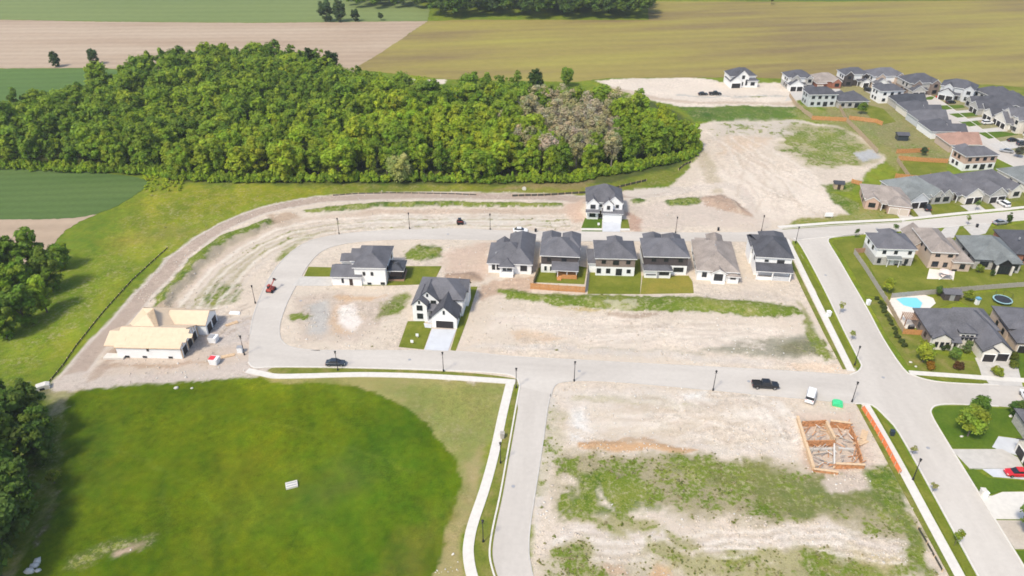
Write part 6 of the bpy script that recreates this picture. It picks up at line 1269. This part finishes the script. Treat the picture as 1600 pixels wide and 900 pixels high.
r = thing('garden_shed', (1309, 294), -10, 'small dark blue garden shed beside the bare ground', 'shed'); MB().box(-1.5, -1.2, -.2, 1.5, 1.2, 2.0).obj('wall', 'fence_tan', r); MB().prism([(-1.5, 2.0), (1.5, 2.0), (0, 2.9)], 'x', -1.8, 1.8).obj('roof', 'roof_charcoal', r); MB().box(-.5, -1.25, 0, .5, -1.2, 1.8).obj('door', 'door_dark', r)
r = thing('pool_shed', (1483, 466), -6, 'dark shed with grey roof behind the pool', 'shed'); MB().box(-2, -1.3, -.2, 2, 1.3, 2.1).obj('wall', 'dark_siding', r); MB().prism([(-1.6, 2.1), (1.6, 2.1), (0, 2.9)], 'x', -2.3, 2.3).obj('roof', 'roof_grey', r); MB().box(-.6, -1.36, 0, .6, -1.3, 1.9).obj('door', 'trim_grey', r)
r = thing('gazebo_shed', (1408, 218), -6, 'dark garden shelter in the far gardens', 'shed'); MB().box(-2, -1.6, -.2, 2, 1.6, 2.3).obj('wall', 'navy_paint', r); MB().prism([(-2.0, 2.3), (2.0, 2.3), (0, 3.2)], 'x', -2.4, 2.4).obj('roof', 'roof_dark', r)
r = thing('swimming_pool', (1422, 474), 0, 'turquoise swimming pool with pale rim beside the large cream house', 'swimming pool', z=.08)
pp = [(x - r.location.x, y - r.location.y) for x, y in GL([(1400, 468), (1412, 465.5), (1432, 466), (1441, 474), (1436, 485), (1424, 481), (1412, 478)])]
MB().prism(pp, 'z', -.5, .05).obj('water', 'pool_water', r)
cx, cyy = sum(p[0] for p in pp) / 7, sum(p[1] for p in pp) / 7; po_ = [((p[0] - cx) * 1.09 + cx, (p[1] - cyy) * 1.09 + cyy) for p in pp]
mb = MB(); n7 = 7; mb.add([(*p, .09) for p in pp] + [(*p, .09) for p in po_] + [(*p, -.3) for p in pp] + [(*p, -.3) for p in po_], [f for i in range(7) for f in ((i, (i + 1) % 7, 7 + (i + 1) % 7, 7 + i), (i, (i + 1) % 7, 14 + (i + 1) % 7, 14 + i), (7 + i, 7 + (i + 1) % 7, 21 + (i + 1) % 7, 21 + i))]); mb.obj('coping', 'concrete_white', r)
r = thing('pool_pergola', (1421, 506), -8, 'brown slatted shelter at the near end of the pool', 'pergola')
for a in (-1.7, 1.7):
    for b in (-1.4, 1.4): MB().box(a - .1, b - .1, 0, a + .1, b + .1, 2.3).obj('post', 'deck_brown', r)
for k in range(9): MB().box(-1.9 + k * .46, -1.7, 2.3, -1.66 + k * .46, 1.7, 2.42).obj('slat', 'deck_brown', r)
r = thing('barbecue', (1423, 514), 10, 'black and silver barbecue in front of the pool shelter', 'barbecue'); MB().box(-.7, -.35, 0, .7, .35, .9).obj('cabinet', 'steel_dark', r); MB().tube([(-.6, 0, .95), (.6, 0, .95)], [.36, .36], 10).obj('hood', 'alloy', r)
def lounger(px, rot, label):
    r = thing('sun_lounger', px, rot, label, 'sun lounger', group='sun loungers by the pool', z=.08); MB().box(-.95, -.32, .3, .4, .32, .4).obj('seat', 'trim_grey', r)
    o = MB().box(0, -.32, 0, .8, .32, .09).obj('backrest', 'trim_grey', r, (.4, 0, .33)); o.rotation_euler = (0, -.7, 0)
    for a in (-.85, .7):
        for b in (-.27, .27): MB().box(a - .04, b - .04, 0, a + .04, b + .04, .3).obj('leg', 'trim_grey', r)
lounger((1391, 481), 95, 'upper sun lounger on the street side of the pool'); lounger((1394, 486), 95, 'lower sun lounger on the street side of the pool'); lounger((1415, 462.5), 175, 'sun lounger at the head of the pool')
r = thing('trampoline', (1565, 472), 0, 'round black trampoline with pale rim and net on the lawn', 'trampoline')
MB().tube([(0, 0, .86), (0, 0, .9)], [2.0, 2.0], 24).obj('jumping_mat', 'trampoline_mat', r)
mb = MB(); N = 24
mb.add([(math.cos(6.2832 * k / N) * q_, math.sin(6.2832 * k / N) * q_, z_) for q_, z_ in ((2.0, .93), (2.35, .93), (2.35, .82), (2.0, .82)) for k in range(N)], [(a * N + k, a * N + (k + 1) % N, ((a + 1) % 4) * N + (k + 1) % N, ((a + 1) % 4) * N + k) for a in range(4) for k in range(N)]); mb.obj('rim', 'teal_plastic', r)
for k in range(6):
    a = k * 1.047; MB().tube([(math.cos(a) * 2.2, math.sin(a) * 2.2, 0), (math.cos(a) * 2.2, math.sin(a) * 2.2, 2.6)], [.04, .03], 5).obj('net_pole', 'steel_dark', r)
for k in range(6):
    a, b = k * 1.047, (k + 1) * 1.047; MB().tube([(math.cos(a) * 2.2, math.sin(a) * 2.2, 2.55), (math.cos(b) * 2.2, math.sin(b) * 2.2, 2.55)], [.025, .025], 4).obj('net_rail', 'steel_dark', r)
r = thing('play_slide', (1521, 472), -80, 'pale blue garden slide on the lawn behind the large house', 'slide')
MB().prism([(-1.2, .1), (-1.0, .1), (.8, 1.6), (.8, 1.75), (.6, 1.75)], 'y', -.3, .3).obj('chute', 'teal_plastic', r); MB().box(.7, -.45, 0, 1.5, .45, 1.6).obj('tower', 'sign_white', r); MB().box(.6, -.5, 1.6, 1.6, .5, 2.1).obj('canopy', 'blue_plastic', r)
r = thing('patio_umbrella', (1475, 434), 0, 'pale pink patio umbrella on the terrace behind the tan brick house', 'umbrella'); MB().tube([(0, 0, 0), (0, 0, 2.5)], [.05, .04], 6).obj('pole', 'trim_grey', r)
mb = MB(); mb.add([(math.cos(k * .7854) * 1.8, math.sin(k * .7854) * 1.8, 2.0) for k in range(8)] + [(0, 0, 2.7)] + [(0, 0, 2.62)], [(k, (k + 1) % 8, 8) for k in range(8)] + [((k + 1) % 8, k, 9) for k in range(8)]); mb.obj('canopy', 'umbrella_cloth', r)
r = thing('garden_swing', (1478, 437.5), -4, 'pale peaked awning frame below the patio umbrella', 'awning')
for s in (-1, 1): MB().tube([(s * 1.9, 0, 0), (0, 0, 2.0)], [.09, .07], 5).obj('frame_leg', 'trim_white', r)
MB().prism([(-1.3, .95), (0, 2.1), (1.3, .95), (0, 1.95)], 'y', -.2, 1.2).obj('cover', 'umbrella_cloth', r)
def tank(px, label, mat, s=1.0):
    r = thing('wheeled_bin', px, rnd.uniform(-20, 20), label, 'bin'); MB().prism([(-.28 * s, 0), (.28 * s, 0), (.33 * s, 1.0 * s), (-.33 * s, 1.0 * s)], 'y', -.33 * s, .33 * s).obj('body', mat, r); MB().box(-.36 * s, -.38 * s, 1.0 * s, .36 * s, .38 * s, 1.08 * s).obj('lid', mat, r)
tank((785, 684), 'dark green bin-like cabinet on the verge beside the path', 'fence_grey', 1.3); tank((1393, 680), 'dark cabinet on the right verge below the crossing', 'navy_paint', 1.2); tank((1526, 355), 'dark bin at the north street kerb', 'steel_dark'); tank((1122, 360), 'dark utility stump on the bare lot by the loop road', 'steel_dark', .9); tank((837, 362), 'dark utility stump left of the twin-garage house', 'steel_dark', .9)
tank((1534, 773), 'pale bin by the kerb between two driveways', 'concrete_white', 1.3); tank((1538, 776), 'second pale bin by the kerb between two driveways', 'sign_white', 1.2); tank((1294, 494), 'white cabinet on the right-hand pavement', 'sign_white', 1.4); tank((1356, 476), 'white cabinet on the verge across the main road', 'sign_white', 1.3)
def sign(px, label):
    r = thing('lawn_sign', px, -5, label, 'sign'); MB().box(-.35, -.03, .5, .35, .03, 1.3).obj('board', 'sign_white', r); MB().box(-.05, -.02, -.1, .05, .02, .5).obj('stake', 'lumber', r)
sign((644, 538), 'white sign on the front lawn of the white gabled house'); sign((652, 528), 'smaller pale sign higher on the front lawn of the white gabled house'); sign((935, 354), 'pale sign on the front lawn of the twin-garage house')
r = thing('site_sign_board', (1294, 341), -2, 'pale board frame standing on the bare corner ground', 'sign'); MB().box(-1.3, -.05, .6, 1.3, .05, 2.0).obj('board', 'sign_white', r)
for s in (-1.1, 1.1): MB().box(s - .08, .05, -.2, s + .08, .2, 2.1).obj('post', 'lumber', r)

# ------------------------------------------------------------------ stones, rubble and weeds (uncountable)
q = np.random.default_rng(3)
def rock_arrays(seed):
    k = np.random.default_rng(seed); v = ICV.copy()[:, :] * (1 + k.uniform(-.3, .3, (len(ICV), 1))) * np.array([1, k.uniform(.6, 1), k.uniform(.4, .8)]); return v
def boulder(px, s, label, mat='rock_pale'):
    x, y = G(*px); me = np_mesh('boulder', rock_arrays(int(px[0])) * s, ICF, mat); o = link(bpy.data.objects.new('boulder', me)); o.location = (x, y, gz(x, y) + s * .1); tag(o, label, 'boulder')
for px, s, lab in [((276, 607), .6, 'larger white stone near the upper edge of the green field'), ((300, 607), .35, 'small white stone right of the larger one in the green field'), ((245, 591), .35, 'white stone at the field edge below the unfinished house'), ((290, 590), .35, 'white stone at the field edge near the site bin'), ((52, 885), .95, 'pale rock at the left of the pile by the bottom left corner'), ((58, 878), .8, 'pale rock at the top of the pile by the bottom left corner'), ((47, 893), .9, 'lowest pale rock of the pile by the bottom left corner'),
        ((60, 892), .6, 'small rock at the right of the pile by the bottom left corner'), ((1502, 682), .5, 'pale rock under the large lime tree'), ((1579, 651), .5, 'pale rock under the tree at the right lawn edge'), ((1423, 566), .5, 'pale landscape rock at the left of the corner bed'), ((1431, 573), .45, 'pale landscape rock at the front of the corner bed'), ((479, 531), .4, 'dark stone on the inner corner lot')]:
    boulder(px, s, lab)
def scatter_rocks(name, label, mat, n, smin, smax, mask):
    V, F, off = [], [], 0; tries = 0
    protos = [rock_arrays(50 + k) for k in range(6)]
    while len(V) < n and tries < n * 40:
        tries += 1; px, py = q.uniform(200, 1520), 900 - (q.uniform(0, 1) ** 1.0) * 710
        x, y = G(px, py); i, j = int(np.searchsorted(GX, x)) - 1, int(np.searchsorted(GY, y)) - 1
        if not mask(i, j, x, y): continue
        s = smin + (smax - smin) * q.uniform(0, 1) ** 2.5; v = protos[q.integers(6)] * s; a = q.uniform(0, 6.28); c, sn = math.cos(a), math.sin(a)
        V.append(np.stack([v[:, 0] * c - v[:, 1] * sn + x, v[:, 0] * sn + v[:, 1] * c + y, v[:, 2] + gz(x, y) + s * .1], 1)); F.append(ICF + off); off += len(v)
    o = link(bpy.data.objects.new(name, np_mesh(name, np.concatenate(V), np.concatenate(F), mat))); tag(o, label, 'rubble', kind='stuff')
ONSHEET = np.zeros(XX.shape, bool)
for pts in FLATS:
    sl = window(pts, 2)
    if 0 < XX[sl].size < 400000: ONSHEET[sl] |= sdf(pts, XX[sl], YY[sl]) > -.4
LUM = BC.mean(-1)
CL = fbm(XX, YY, .12, 91, 3)
scatter_rocks('rubble', 'stones and clods of earth scattered over the bare building plots', 'clod', 6000, .06, .32, lambda i, j, x, y: LUM[j, i] > .22 and not ONSHEET[j, i] and WEED[j, i] < .3 and CL[j, i] > .46 and y < 290)
scatter_rocks('pale_stones', 'pale stones scattered over the bare building plots', 'rock_pale', 2200, .08, .3, lambda i, j, x, y: LUM[j, i] > .22 and not ONSHEET[j, i] and WEED[j, i] < .3 and CL[j, i] < .52 and y < 290)
tufts = [[], [], [], 0]
TP = [crown_arrays(900 + k, .42, .3, .16, 5, 9, .15, (.4, .7), low=0, core=False) for k in range(6)]
cnt = tries = 0
while cnt < 1500 and tries < 400000:
    tries += 1; px, py = q.uniform(220, 1540), q.uniform(190, 905); x, y = G(px, py); i, j = int(np.searchsorted(GX, x)) - 1, int(np.searchsorted(GY, y)) - 1
    w = WEED[j, i]
    if ONSHEET[j, i] or w < .3 or LUM[j, i] < .12 or q.uniform() > (w * .9 + .04) * (1.6 if CL[j, i] > .5 else .5): continue
    s = q.uniform(.2, .5) + .5 * q.uniform() ** 9; add_stuff(x, y, s, s * q.uniform(.5, 1.0), q.uniform(0, 6), mixc(mixc((.14, .19, .02), (.22, .25, .03), q.uniform()), (.4, .35, .2), q.uniform()), TP[q.integers(6)], tufts); tufts[0][-1][:, 2] += gz(x, y); cnt += 1
o = stuff_obj('weeds', tufts, 'weeds and tufts of grass sprouting over the bare building plots'); o['category'] = 'weeds'

# ------------------------------------------------------------------ thin summer haze
hz = MB().box(-2500, -600, -4, 2500, 2600, 125).obj('haze', 'clod'); hz.data.materials.clear(); hz['kind'] = 'stuff'; tag(hz, 'thin pale summer haze over the whole estate', 'haze')
hm_ = bpy.data.materials.new('haze'); hm_.use_nodes = True; ht = hm_.node_tree
for n_ in list(ht.nodes):
    if n_.type != 'OUTPUT_MATERIAL': ht.nodes.remove(n_)
pv = ht.nodes.new('ShaderNodeVolumePrincipled'); pv.inputs['Color'].default_value = (.93, .96, 1, 1); pv.inputs['Density'].default_value = .00014; pv.inputs['Anisotropy'].default_value = .2
ht.links.new(pv.outputs[0], [n_ for n_ in ht.nodes if n_.type == 'OUTPUT_MATERIAL'][0].inputs['Volume']); hz.data.materials.append(hm_)
scene.cycles.volume_bounces = 0
